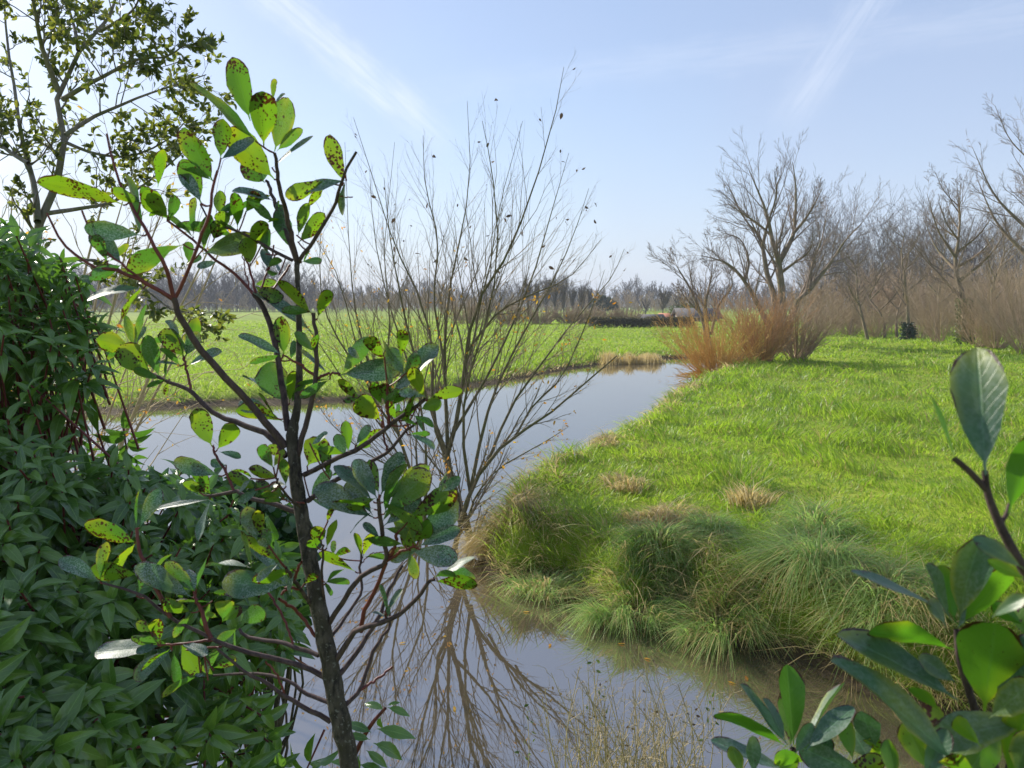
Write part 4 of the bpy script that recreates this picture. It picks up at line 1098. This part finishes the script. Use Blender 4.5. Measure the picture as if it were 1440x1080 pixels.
def sapling():
    tr = [(470, 1330, 40), (490, 1170, 36), (492, 1080, 34), (478, 1010, 33), (463, 930, 31), (450, 860, 30), (436, 790, 27), (424, 720, 25), (415, 660, 23), (411, 612, 22), (416, 585, 14), (421, 520, 11), (420, 440, 10), (419, 400, 9), (418, 366, 10)]
    foot = P(470, 1330, DS); foot[2] = hz(foot[0], foot[1])
    root = thing("sapling", "young tree with dark trunk and yellow green leaves spotted brown, in the foreground", "tree", foot)
    bpy.context.view_layer.update()
    K = 70
    pts = resample([foot - [0, 0, 0.05]] + [P(a, b, DS) for a, b, c in tr], K)
    wi = np.array([tr[0][2]] + [c for a, b, c in tr], float)
    ra = np.interp(np.linspace(0, len(wi) - 1, K), np.arange(len(wi)), wi) * 0.80 * DS / FPX / 2
    pts[:, :2] += rng.normal(0, 0.0007, (K, 2)); ra *= rng.uniform(0.94, 1.07, K)
    Geo().add(*tubes(pts[None], ra[None], 14)).build("trunk", M["bark_sap"], root)
    # branch: list of (polyline, w0, w1, end depth), then leaves
    def br(stems, leaves, d1, red=False):
        """stems[0] is the branch, others its side twigs"""
        g0 = Geo()
        x0, y0 = stems[0][0][0]; x1, y1 = stems[0][0][-1]
        ln2 = max((x1 - x0) ** 2 + (y1 - y0) ** 2, 1)
        def dep(x, y):
            t = ((x - x0) * (x1 - x0) + (y - y0) * (y1 - y0)) / ln2
            return DS + d1 * max(0.0, min(1.25, t))
        for i, (pl_, w0, w1) in enumerate(stems):
            w = resample([P(x, y, dep(x, y)) for x, y in pl_], 14)
            w[1:-1] += rng.normal(0, 0.0008, (12, 3))
            r = np.linspace(w0, w1, 14) * 0.86 * DS / FPX / 2
            g0.add(*tubes(w[None], r[None], 7), mi=1 if i > 0 else 0)
        # leaf stalks: short link from the leaf base to the nearest twig
        dense = np.vstack([np.stack([np.linspace(pl_[i][0], pl_[i + 1][0], 8), np.linspace(pl_[i][1], pl_[i + 1][1], 8)], -1) for pl_, _, _ in stems for i in range(len(pl_) - 1)])
        for bx, by_, tx, ty, w, k in leaves:
            dd = np.hypot(dense[:, 0] - bx, dense[:, 1] - by_)
            # prefer attaching behind the leaf
            back = (dense - [bx, by_]) @ np.array([tx - bx, ty - by_]); cost = dd + np.where(back > 0, 14, 0)
            j = cost.argmin()
            if 2.5 < dd[j] < 42:
                qx, qy = dense[j]
                a = P(bx, by_, dep(bx, by_)); q = P(qx, qy, dep(qx, qy))
                m_ = (a + q) / 2 + np.array([0, 0, -0.002])
                g0.add(*tubes(resample([q, m_, a + (a - q) * 0.12], 5)[None], np.full((1, 5), 0.0013), 5), mi=1)
        b = g0.build("branch", [M["twig_sap"], M["twig_red"]], root)
        ex = []
        for bx, by_, tx, ty, w, k in leaves:
            if rng.random() < 0.55 and math.hypot(tx - bx, ty - by_) > 22:
                an = rng.uniform(0.5, 1.3) * rng.choice([-1, 1]); sc_ = rng.uniform(0.6, 0.95); vx, vy = (tx - bx) * sc_, (ty - by_) * sc_
                ux = vx * math.cos(an) - vy * math.sin(an); uy = vx * math.sin(an) + vy * math.cos(an)
                ex.append((bx + rng.uniform(-3, 3), by_ + rng.uniform(-3, 3), bx + ux, by_ + uy, min(max(w, 10) * sc_, 24) * rng.uniform(0.5, 1.0), rng.choice(["y", "g", "g", "d"])))
        if leaves: pleaves(leaves + ex, dep, SAPM, b)
    # --- top
    br([([(418, 368), (405, 310), (392, 255), (386, 215)], 9, 5)],
       [(352, 170, 329, 88, 38, "y"), (371, 206, 369, 132, 43, "y"), (386, 213, 404, 144, 38, "g"), (362, 200, 277, 120, 27, "g"), (383, 236, 432, 187, 5, "d"), (386, 252, 326, 190, 44, "y"), (384, 142, 386, 112, 5, "g")], -0.08)
    br([([(417, 368), (396, 308), (381, 268), (374, 254)], 8, 5)],
       [(373, 257, 344, 232, 26, "y"), (410, 352, 396, 300, 28, "g"), (388, 315, 352, 281, 18, "g"), (398, 312, 392, 288, 8, "g")], 0.06)
    br([([(420, 368), (440, 340), (462, 305), (476, 275), (485, 242), (501, 214)], 7, 4), ([(478, 276), (488, 277), (496, 277)], 2, 2)],
       [(483, 257, 466, 195, 28, "y"), (458, 253, 403, 276, 25, "y"), (487, 253, 428, 270, 17, "d"), (420, 341, 453, 304, 25, "y"), (419, 332, 429, 290, 17, "y"), (424, 368, 452, 366, 12, "d")], -0.10)
    br([([(411, 366), (380, 350), (353, 334), (328, 323), (305, 315), (293, 307), (282, 288)], 6, 3)],
       [(386, 283, 329, 260, 14, "d"), (309, 302, 309, 272, 20, "y"), (334, 322, 332, 272, 18, "y"), (300, 317, 373, 269, 9, "g"), (318, 320, 312, 298, 24, "y"), (300, 338, 309, 312, 24, "y"), (350, 352, 371, 312, 26, "y"), (286, 357, 353, 333, 34, "d"), (352, 373, 346, 336, 28, "y"), (376, 357, 370, 322, 20, "g"), (376, 378, 373, 347, 18, "d"), (393, 384, 385, 360, 10, "d"), (345, 300, 362, 272, 20, "y"), (306, 368, 279, 374, 12, "d")], 0.10)
    br([([(405, 605), (398, 545), (390, 500), (380, 460), (370, 432), (357, 414)], 11, 9), ([(357, 414), (330, 385), (300, 363), (275, 340), (235, 310)], 6, 4), ([(362, 420), (355, 395), (348, 370), (341, 355)], 5, 3), ([(366, 412), (376, 382), (383, 357), (385, 345)], 4, 3), ([(375, 418), (392, 395), (408, 372)], 4, 4), ([(352, 408), (346, 385), (341, 358)], 3, 2)],
       [(238, 310, 204, 270, 30, "y"), (235, 306, 202, 268, 24, "y"), (238, 296, 208, 278, 9, "d"), (222, 264, 228, 212, 16, "y"), (266, 371, 265, 341, 16, "g"), (272, 333, 273, 280, 9, "g"), (398, 499, 338, 473, 18, "d"), (399, 500, 397, 449, 27, "y"), (409, 506, 413, 480, 12, "g"), (440, 468, 362, 408, 23, "d"), (357, 402, 393, 421, 24, "y"), (404, 568, 377, 512, 46, "g"), (407, 567, 413, 524, 16, "y"), (386, 558, 347, 522, 10, "d"), (399, 593, 342, 570, 13, "y"), (388, 588, 339, 568, 12, "d"), (350, 342, 262, 302, 5, "g")], 0.07)
    br([([(402, 628), (372, 592), (330, 545), (292, 502), (265, 465), (250, 440), (244, 418)], 13, 9), ([(244, 418), (236, 388), (222, 352), (207, 328), (187, 293), (175, 270), (160, 233), (150, 188)], 7, 3), ([(247, 418), (262, 385), (282, 338), (292, 305), (299, 268), (306, 240)], 6, 4), ([(242, 420), (200, 395), (160, 380), (123, 370), (88, 340), (66, 300)], 7, 3), ([(203, 396), (182, 380), (160, 362), (143, 348), (127, 322), (115, 296)], 4, 3)],
       [(300, 256, 264, 188, 38, "y"), (310, 224, 314, 167, 29, "y"), (283, 287, 258, 226, 33, "y"), (284, 286, 256, 240, 20, "d"), (174, 288, 71, 247, 29, "y"), (197, 286, 160, 267, 18, "y"), (200, 331, 122, 320, 24, "d"), (173, 372, 128, 322, 33, "d"), (151, 368, 134, 330, 17, "g"), (259, 344, 180, 364, 12, "g"), (201, 405, 120, 408, 16, "d")], -0.10)
    br([([(402, 642), (380, 612), (340, 597), (318, 590), (290, 573), (272, 552), (255, 543), (235, 536), (212, 525)], 11, 6), ([(268, 547), (263, 522), (258, 503)], 5, 4)],
       [(183, 488, 139, 477, 33, "y"), (211, 526, 169, 489, 41, "y"), (224, 531, 208, 474, 25, "g"), (188, 488, 177, 445, 17, "g"), (192, 489, 193, 429, 8, "g"), (233, 533, 234, 490, 9, "g"), (238, 533, 207, 541, 8, "g"), (260, 503, 232, 463, 31, "y"), (263, 496, 276, 449, 21, "y"), (253, 514, 229, 485, 13, "g"), (252, 478, 236, 451, 8, "d"), (264, 514, 305, 492, 12, "d"), (180, 495, 160, 505, 12, "d")], 0.12)
    br([([(418, 642), (425, 615), (436, 575), (444, 532), (445, 500), (444, 470), (441, 440)], 10, 6), ([(443, 528), (420, 511), (400, 500)], 5, 3), ([(447, 532), (462, 525), (478, 526)], 5, 4)],
       [(438, 441, 400, 397, 20, "y"), (446, 448, 463, 410, 15, "y"), (443, 495, 418, 470, 15, "g"), (463, 526, 424, 495, 4, "d"), (478, 527, 562, 514, 37, "d"), (464, 533, 426, 560, 9, "g")], -0.05)
    br([([(427, 668), (470, 646), (520, 621), (548, 598), (570, 582), (598, 561)], 9, 6), ([(547, 598), (546, 572), (545, 544)], 6, 4), ([(541, 603), (537, 585), (536, 572)], 3, 2), ([(483, 642), (488, 638), (491, 634)], 3, 2)],
       [(541, 506, 514, 474, 25, "y"), (564, 503, 565, 465, 19, "y"), (568, 527, 548, 489, 30, "g"), (551, 554, 613, 488, 20, "d"), (551, 551, 588, 522, 17, "d"), (598, 560, 577, 518, 22, "y"), (537, 570, 524, 538, 17, "y"), (543, 566, 540, 540, 20, "y"), (537, 592, 499, 562, 35, "y"), (506, 561, 477, 537, 18, "y"), (550, 570, 574, 552, 14, "y"), (507, 506, 491, 491, 12, "d"), (601, 562, 646, 546, 17, "y"), (591, 576, 619, 564, 22, "y"), (580, 584, 612, 598, 12, "g"), (578, 588, 560, 582, 12, "y"), (574, 597, 576, 552, 13, "y"), (490, 637, 486, 594, 18, "y"), (498, 633, 532, 604, 15, "y"), (486, 641, 474, 612, 19, "d"), (500, 626, 519, 599, 14, "d"), (432, 656, 456, 619, 40, "y"), (463, 672, 455, 622, 14, "y"), (436, 702, 462, 664, 20, "d"), (437, 626, 460, 609, 11, "d")], -0.10)
    br([([(432, 705), (470, 676), (500, 660), (540, 640), (565, 613), (590, 591)], 9, 4), ([(545, 636), (540, 612), (537, 592)], 4, 3), ([(572, 608), (573, 598), (573, 590)], 3, 2)],
       [(576, 611, 612, 627, 6, "d"), (557, 590, 545, 566, 14, "y"), (560, 590, 580, 572, 13, "y")], -0.04)
    br([([(462, 878), (482, 845), (512, 806), (543, 790), (540, 765), (534, 725), (532, 702)], 9, 6), ([(543, 790), (556, 768), (558, 750)], 6, 5), ([(546, 788), (565, 775), (583, 768)], 5, 4), ([(508, 888), (512, 862), (528, 828), (543, 792)], 8, 6)],
       [(526, 728, 446, 689, 40, "d"), (527, 716, 471, 699, 8, "y"), (526, 706, 474, 655, 15, "d"), (531, 702, 500, 649, 28, "d"), (533, 696, 523, 649, 16, "y"), (535, 697, 562, 639, 31, "d"), (538, 706, 602, 660, 22, "g"), (540, 722, 604, 664, 40, "g"), (536, 736, 568, 688, 9, "g"), (539, 740, 588, 700, 24, "d"), (570, 767, 561, 702, 33, "g"), (581, 764, 604, 735, 25, "y"), (578, 728, 638, 690, 40, "y"), (588, 762, 640, 705, 40, "d"), (588, 769, 641, 742, 22, "d"), (577, 774, 639, 786, 32, "d"), (590, 772, 551, 784, 26, "d"), (620, 692, 646, 671, 18, "d"), (622, 806, 660, 783, 16, "d"), (535, 759, 513, 735, 11, "d")], -0.12)
    br([([(473, 928), (500, 887), (540, 875), (566, 860), (590, 836), (602, 818), (611, 815)], 10, 5), ([(543, 872), (543, 866), (545, 861)], 4, 3)],
       [(610, 817, 669, 821, 18, "y"), (610, 812, 642, 800, 9, "g"), (546, 863, 534, 824, 7, "g"), (544, 869, 524, 858, 5, "d")], -0.10)
    br([([(478, 948), (510, 905), (532, 868), (546, 832), (566, 795)], 9, 5), ([(530, 872), (540, 860), (556, 845)], 4, 3)], [], 0.08)
    br([([(484, 993), (506, 970), (520, 930), (537, 895), (547, 882), (548, 860)], 8, 4), ([(507, 970), (530, 955), (552, 937)], 5, 4)], [], 0.05)
    br([([(462, 905), (488, 865), (508, 832), (506, 800), (509, 774)], 6, 4), ([(508, 792), (524, 778), (540, 776)], 2, 2)],
       [(508, 784, 499, 752, 6, "y"), (510, 783, 525, 750, 14, "y"), (500, 804, 452, 776, 11, "y"), (469, 783, 491, 770, 12, "y")], 0.08)
    br([([(455, 850), (452, 800), (454, 768), (449, 756)], 5, 3)],
       [(459, 771, 471, 729, 17, "y"), (446, 769, 448, 742, 22, "y"), (458, 820, 482, 795, 11, "g"), (456, 818, 466, 833, 8, "g"), (460, 735, 465, 714, 9, "y")], -0.06)
    br([([(428, 722), (380, 708), (345, 698), (327, 691), (305, 697), (292, 697)], 9, 5), ([(330, 692), (316, 662), (303, 640), (299, 626)], 5, 4)],
       [(297, 696, 271, 649, 21, "y"), (291, 695, 281, 668, 22, "g"), (281, 692, 264, 674, 12, "g"), (295, 702, 217, 718, 8, "d"), (298, 628, 277, 581, 31, "y"), (305, 633, 333, 597, 27, "y"), (309, 669, 248, 648, 26, "d"), (318, 655, 296, 650, 14, "d")], 0.05)
    br([([(428, 718), (408, 700), (392, 682), (388, 672)], 5, 3), ([(428, 708), (410, 706), (396, 702)], 3, 2)],
       [(385, 659, 365, 624, 19, "g"), (393, 642, 379, 627, 16, "y"), (391, 673, 356, 659, 18, "y"), (362, 688, 327, 669, 20, "y"), (356, 673, 329, 655, 7, "y"), (383, 691, 360, 678, 18, "y"), (402, 684, 400, 644, 16, "g"), (398, 699, 367, 692, 11, "g"), (402, 702, 373, 704, 8, "g")], -0.08)
    br([([(440, 855), (424, 830), (408, 808), (402, 798)], 7, 5), ([(424, 830), (406, 826), (396, 836)], 5, 4), ([(414, 815), (418, 802), (424, 790)], 5, 4), ([(444, 895), (420, 862), (392, 842)], 6, 5)],
       [(394, 790, 342, 760, 18, "y"), (413, 801, 359, 814, 20, "y"), (404, 823, 316, 820, 42, "d"), (428, 821, 446, 805, 13, "y"), (336, 876, 371, 858, 29, "g"), (313, 873, 316, 839, 28, "g"), (298, 833, 317, 834, 9, "y"), (353, 798, 291, 787, 14, "d"), (362, 762, 348, 716, 28, "d"), (368, 755, 362, 718, 18, "y"), (306, 868, 290, 862, 10, "g"), (380, 770, 372, 745, 16, "g")], -0.10)
    br([([(448, 922), (400, 905), (360, 900), (343, 893), (336, 884)], 8, 5), ([(412, 906), (404, 880), (388, 850), (375, 832)], 4, 4)], [(334, 884, 306, 900, 12, "g")], 0.06)
    br([([(456, 952), (420, 936), (360, 921), (310, 904), (295, 897), (240, 870), (200, 836), (145, 820)], 10, 4), ([(297, 898), (287, 872), (277, 848), (273, 834)], 8, 5), ([(300, 900), (262, 904), (225, 908)], 5, 4), ([(240, 868), (222, 832), (205, 796), (195, 765), (192, 742)], 8, 5), ([(312, 910), (290, 911), (262, 914)], 4, 3)],
       [(194, 764, 122, 739, 28, "y"), (196, 742, 224, 690, 24, "d"), (192, 742, 191, 693, 5, "g"), (141, 818, 86, 783, 24, "d"), (194, 808, 131, 801, 25, "y"), (270, 840, 194, 797, 31, "d"), (272, 831, 225, 801, 23, "y"), (276, 833, 236, 794, 24, "g"), (276, 829, 286, 778, 8, "g"), (297, 846, 246, 848, 9, "g"), (270, 861, 227, 843, 23, "y"), (193, 838, 197, 812, 9, "g"), (222, 906, 190, 896, 16, "y"), (226, 902, 219, 871, 18, "y"), (212, 889, 193, 876, 16, "y"), (228, 908, 139, 918, 22, "d"), (242, 914, 188, 952, 18, "d"), (254, 905, 278, 947, 25, "y"), (299, 940, 331, 925, 19, "y"), (282, 947, 229, 971, 11, "g"), (240, 912, 202, 942, 10, "y"), (292, 952, 290, 930, 8, "g"), (215, 806, 236, 776, 6, "g")], 0.02)
    br([([(463, 988), (430, 975), (400, 955), (350, 947), (300, 950)], 8, 4)], [(300, 949, 286, 937, 10, "y")], 0.08)
    br([([(465, 1015), (420, 990), (385, 968), (345, 945), (305, 912)], 9, 4), ([(400, 976), (390, 950), (374, 930)], 4, 3)], [], -0.04)
sapling()

# ------------------------------------------------------------------ right foreground plants
FORM = {"y": M["sap_y"], "g": M["fore"], "d": M["fore_d"]}
def fore_plant(name, label, stems, leaves, foot_px, d, jit=0.02):
    foot = P(foot_px[0], foot_px[1], d); foot[2] = hz(foot[0], foot[1])
    root = thing(name, label, "plant", foot); bpy.context.view_layer.update()
    g = Geo()
    ends = stems[0][0][-1]
    for i, (pl_, w0, w1, dd) in enumerate(stems):
        pts = [P(x, y, d + dd + 0.035) for x, y in pl_]
        if i == 0: pts = pts + [foot - [0, 0, 0.05]]
        w = resample(pts, 16)
        g.add(*tubes(w[None], (np.linspace(w0, w1, 16) * d / FPX / 2)[None], 9))
    g.build("stem", M["twig_sap"], root)
    rd = {}
    def dep(x, y):
        return d + jit * math.sin(x * 0.13 + y * 0.21)
    pleaves(leaves, dep, FORM, root)
fore_plant("leafy_shoot", "blurred close shoot whose single upright paddle leaf stands against the meadow",
    [([(1385, 662), (1388, 690), (1400, 725), (1425, 775), (1455, 830), (1500, 960)], 9, 20, 0.0), ([(1342, 645), (1362, 662), (1388, 690)], 9, 10, 0.0), ([(1408, 735), (1416, 722), (1420, 708)], 7, 6, 0)],
    [(1386, 668, 1374, 490, 76, "d"), (1343, 646, 1317, 558, 7, "g"), (1418, 722, 1452, 610, 42, "g"), (1440, 800, 1375, 756, 26, "d"), (1432, 760, 1480, 800, 26, "y"), (1445, 815, 1390, 790, 18, "g"), (1395, 868, 1432, 836, 16, "d")], (1520, 1400), 0.50)
fore_plant("leafy_bush", "out of focus leafy bush with broad green and grey leaves filling the near corner",
    [([(1345, 885), (1350, 930), (1372, 1000), (1400, 1090)], 8, 16, 0.0), ([(1384, 1000), (1392, 1050), (1405, 1110)], 8, 12, 0.01), ([(1440, 1020), (1425, 1060), (1408, 1120)], 8, 12, 0.0)],
    [(1344, 876, 1324, 797, 34, "g"), (1352, 880, 1417, 799, 30, "g"), (1349, 872, 1361, 764, 37, "d"), (1337, 872, 1299, 798, 22, "d"), (1384, 1002, 1401, 866, 84, "g"), (1347, 985, 1198, 883, 50, "d"), (1345, 1075, 1208, 934, 62, "d"), (1342, 914, 1228, 879, 19, "g"), (1460, 1012, 1310, 1040, 44, "d"), (1350, 1110, 1400, 1020, 62, "g"), (1306, 1085, 1274, 1018, 36, "g"), (1332, 862, 1213, 796, 6, "d"), (1345, 960, 1300, 925, 24, "d"), (1400, 990, 1445, 900, 40, "d"), (1405, 985, 1460, 925, 30, "g"), (1390, 1010, 1450, 960, 44, "d"), (1430, 1090, 1445, 1030, 40, "d"), (1375, 1090, 1320, 1060, 26, "y"), (1345, 885, 1380, 840, 20, "d"), (1322, 1000, 1280, 960, 20, "g"), (1330, 880, 1310, 840, 22, "d"), (1420, 1100, 1440, 1000, 50, "g"), (1300, 1100, 1330, 1030, 34, "d"), (1260, 1100, 1250, 1045, 26, "g"), (1440, 880, 1400, 850, 24, "g"), (1450, 900, 1425, 850, 26, "y"), (1380, 1050, 1340, 1005, 26, "g"), (1340, 1030, 1300, 990, 26, "y")], (1400, 1500), 0.62)
fore_plant("leafy_bush", "low rosette of upright grey green and spotted leaves at the bottom beside the stream",
    [([(1115, 1052), (1118, 1090), (1125, 1140)], 9, 14, 0.0), ([(1220, 1070), (1218, 1100), (1200, 1150)], 7, 12, 0.03)],
    [(1113, 1052, 1103, 975, 27, "y"), (1116, 1048, 1107, 940, 30, "g"), (1108, 1048, 1040, 968, 25, "d"), (1106, 1050, 1014, 988, 16, "g"), (1106, 1045, 1077, 985, 14, "d"), (1130, 1050, 1180, 960, 14, "d"), (1132, 1056, 1197, 991, 36, "d"), (1110, 1085, 1005, 1042, 18, "d"), (1044, 1090, 1030, 1052, 22, "g"), (1136, 1072, 1084, 1058, 20, "g"), (1222, 1095, 1132, 1053, 42, "d"), (1222, 1068, 1198, 1026, 44, "d"), (1242, 1068, 1224, 1036, 18, "y"), (1262, 1078, 1222, 1056, 26, "g"), (1232, 1050, 1216, 1012, 34, "d"), (1060, 1090, 1058, 1040, 22, "d"), (1180, 1095, 1240, 1070, 26, "y"), (1150, 1090, 1165, 1040, 24, "d"), (1118, 1060, 1140, 1020, 22, "d"), (1200, 1070, 1186, 1010, 24, "g"), (1090, 1100, 1120, 1066, 20, "g")], (1130, 1350), 0.85)

# ------------------------------------------------------------------ dry weeds in front
def dry_weeds():
    n = 120
    px = rng.normal(890, 62, n); d = rng.uniform(3.0, 4.0, n)
    st = []
    for i in range(n):
        top = rng.uniform(930, 1070) + abs(px[i] - 890) * 0.25
        b = P(px[i] + rng.normal(0, 12), 1200, d[i]); b[2] = hz(b[0], b[1]) - 0.02
        t = P(px[i] + rng.normal(0, 28), top, d[i] + rng.normal(0, 0.1))
        st.append(resample([b, (b + t) / 2 + rng.normal(0, 0.03, 3), t + rng.normal(0, 0.03, 3)], 8))
    LP = np.stack(st); LR = np.broadcast_to(np.linspace(0.0032, 0.0014, 8), LP.shape[:2])
    foot = P(885, 1200, 3.5); foot[2] = hz(foot[0], foot[1])
    root = thing("dry_weed_clump", "clump of dry tangled straw weeds at the water's near edge", "weeds", foot)
    bpy.context.view_layer.update()
    g = Geo().add(*tubes(LP, LR, 4))
    p, r = sprout(LP, LR, 7, 0.35, 1.0, 0.75, 0.22, 5, 0.1, 0.12, 0.7, 0.5, rmin=0.0011); g.add(*tubes(p, r, 3))
    p, r = sprout(p, r, 3, 0.3, 1.0, 0.8, 0.5, 3, 0.0, 0.12, 0.7, 0.5, rmin=0.0009); g.add(*tubes(p, r, 3))
    g.build("stem", M["straw"], root)
    k = 80; Pp = p.reshape(-1, 3); q = Pp[rng.integers(0, len(Pp), k)]
    Geo().add(*leafmesh(q, nrm(rng.normal(size=(k, 3))), nrm(rng.normal(size=(k, 3))), 0.018, 0.01, 0.3, 0.3, "lance", cols=3)).build("foliage", M["seed"], root)
    # a few thin upright stalks to the left of the clump
    for x, y, lab in ((742, 1000, "lone thin dry stalk with small leaves left of the straw clump"), (1000, 985, "thin dry stalk with tiny buds right of the straw clump"), (835, 915, "tallest thin dark stalk rising from the straw clump over the water")):
        b = P(x - 10, 1200, 3.3); b[2] = hz(b[0], b[1]); t = P(x, y, 3.3)
        w = resample([b - [0, 0, .02], (b + t) / 2 + [0.02, 0, 0], t], 10)
        rt = thing("dry_stalk", lab, "weeds", b, "thin dry stalks"); bpy.context.view_layer.update()
        g = Geo().add(*tubes(w[None], np.linspace(0.003, 0.0012, 10)[None], 5))
        p, r = sprout(w[None], np.linspace(0.003, 0.0012, 10)[None], 12, 0.4, 1, 0.7, 0.14, 4, 0.1, 0.1, 0.6, 0.5, rmin=0.0009); g.add(*tubes(p, r, 3))
        g.build("stem", M["straw"], rt)
        q = p[:, -1]; k = len(q)
        Geo().add(*leafmesh(q, nrm(rng.normal(size=(k, 3))), nrm(rng.normal(size=(k, 3))), 0.025, 0.012, 0.3, 0.3, "lance", cols=3)).build("foliage", M["ivyfar"], rt)
dry_weeds()

for px, py in ((1052, 957), (990, 903), (1035, 962), (905, 925), (775, 905), (868, 905), (560, 905), (640, 1000), (735, 860)):
    c = G(px, py, 0.006); a = rng.uniform(0, 6.28)
    o = Geo().add(*leafmesh(np.zeros((1, 3)), np.array([[math.cos(a), math.sin(a), 0]]), np.array([[0, 0, 1.0]]), 0.07, 0.024, -0.08, 0.15, "lance", cols=3)).build("floating_leaf", M["autumn"])
    o.location = tuple(c)
    tag(o, "small dry fallen leaf floating on the water near the grassy bank or willow reflection", "leaf", "fallen leaves on the water")

# ------------------------------------------------------------------ air
def haze():
    V = np.array([[x, y, z] for z in (-2.0, 34.0) for x, y in ((-1520, -1520), (1520, -1520), (1520, 1520), (-1520, 1520))])
    Q = [[0, 3, 2, 1], [4, 5, 6, 7], [0, 1, 5, 4], [1, 2, 6, 5], [2, 3, 7, 6], [3, 0, 4, 7]]
    m = bpy.data.materials.new("haze_air"); m.use_nodes = True
    nt = m.node_tree; nt.nodes.remove(nt.nodes["Principled BSDF"])
    pv = nt.nodes.new("ShaderNodeVolumePrincipled"); pv.inputs["Density"].default_value = 0.0005
    pv.inputs["Color"].default_value = (0.80, 0.86, 0.95, 1)
    nt.links.new(pv.outputs[0], nt.nodes["Material Output"].inputs["Volume"])
    o = mk("haze", V, Q, m, smooth=False); o["kind"] = "stuff"; tag(o, "thin pale winter haze that softens the far woods and the horizon", "haze")
haze()

# ------------------------------------------------------------------ light
w = bpy.data.worlds.new("World"); sc.world = w; w.use_nodes = True
t = NT(w.node_tree); bgn = t.n["Background"]
sky = t.add("ShaderNodeTexSky"); sky.sky_type = "NISHITA"; sky.sun_disc = False
sky.sun_elevation = SUN_EL; sky.sun_rotation = SUN_AZ
sky.altitude = 20; sky.air_density = 1.0; sky.dust_density = 0.7; sky.ozone_density = 2.0
tc = t.add("ShaderNodeTexCoord").outputs["Generated"]
nv = t.add("ShaderNodeVectorMath", operation="NORMALIZE"); t.link(tc, nv.inputs[0]); dirv = nv.outputs[0]
def dotc(v):
    n = t.add("ShaderNodeVectorMath", operation="DOT_PRODUCT"); t.link(dirv, n.inputs[0]); n.inputs[1].default_value = tuple(float(a) for a in v); return n.outputs["Value"]
def streak(p0, p1, width, amount, f0=0.0, f1=1.0, scale=18, fade=0.35):
    """a wispy vapour trail along the great circle through two directions"""
    a = nrm(ray(*p0)); b = nrm(ray(*p1)); n_ = nrm(np.cross(a, b)); al = nrm(b - a * (a @ b))
    dist = dotc(n_); along = t.math("ARCTAN2", dotc(al), dotc(a))
    L = math.acos(float(a @ b))
    nz = t.noise(dirv, scale, 5, 0.6)
    mp = t.add("ShaderNodeCombineXYZ"); t.link(t.math("MULTIPLY", along, 14.0), mp.inputs[0]); t.link(t.math("MULTIPLY", dist, 130.0), mp.inputs[1])
    fib = t.noise(mp.outputs[0], 1.0, 4, 0.6)
    dd = t.math("ABSOLUTE", t.math("ADD", dist, t.math("MULTIPLY", t.math("SUBTRACT", nz, 0.5), width * 1.2)))
    m = t.mapr(dd, 0.0, width, 1.0, 0.0)
    m = t.math("MULTIPLY", m, t.mapr(fib, 0.25, 0.7, 0.25, 1.0))
    m = t.math("MULTIPLY", m, t.mapr(along, L * (1 - fade), L * 1.05, 1.0, 0.0))
    return t.math("MULTIPLY", m, amount)
s1 = streak((380, -10), (640, 215), 0.034, 0.42)
s2 = streak((1225, -10), (1090, 190), 0.036, 0.24)
s3 = streak((1480, 15), (430, 150), 0.030, 0.14, fade=0.6)
s4 = streak((1500, -20), (1150, 95), 0.020, 0.12)
cloud = t.math("MAXIMUM", t.math("MAXIMUM", s1, s2), t.math("MAXIMUM", s3, s4))
sepd = t.add("ShaderNodeSeparateXYZ"); t.link(dirv, sepd.inputs[0])
veil = t.math("ADD", t.mapr(t.noise(dirv, 2.2, 4, 0.55), 0.3, 0.75, 0.38, 0.58), t.math("MULTIPLY", t.math("POWER", 2.718, t.math("MULTIPLY", t.math("ABSOLUTE", sepd.outputs[2]), -6.0)), 0.5), True)
pale = t.mix(t.math("POWER", 2.718, t.math("MULTIPLY", t.math("ABSOLUTE", sepd.outputs[2]), -5.0)), (2.45, 2.95, 4.3), (3.8, 4.2, 5.0))
skyc = t.mix(veil, sky.outputs[0], pale)
skyc = t.mix(cloud, skyc, (5.6, 5.9, 6.4))
t.link(skyc, bgn.inputs["Color"]); bgn.inputs["Strength"].default_value = 0.12

sl = bpy.data.lights.new("sun", "SUN"); sl.energy = 4.5; sl.angle = R(0.55); sl.color = (1.0, 0.93, 0.82)
so = bpy.data.objects.new("sun", sl); COL.objects.link(so)
from mathutils import Vector
so.rotation_euler = Vector(tuple(SUND)).to_track_quat("Z", "Y").to_euler()
so.location = tuple(SUND * 50)

vs = sc.view_settings; sc.display_settings.display_device = "sRGB"
vs.view_transform = "Standard"; vs.look = "None"; vs.gamma = 1; vs.use_curve_mapping = False; vs.exposure = 0.7
sc.cycles.use_denoising = True
sc.cycles.max_bounces = 8; sc.cycles.diffuse_bounces = 3; sc.cycles.glossy_bounces = 3; sc.cycles.transmission_bounces = 4; sc.cycles.transparent_max_bounces = 8
sc.cycles.use_adaptive_sampling = True
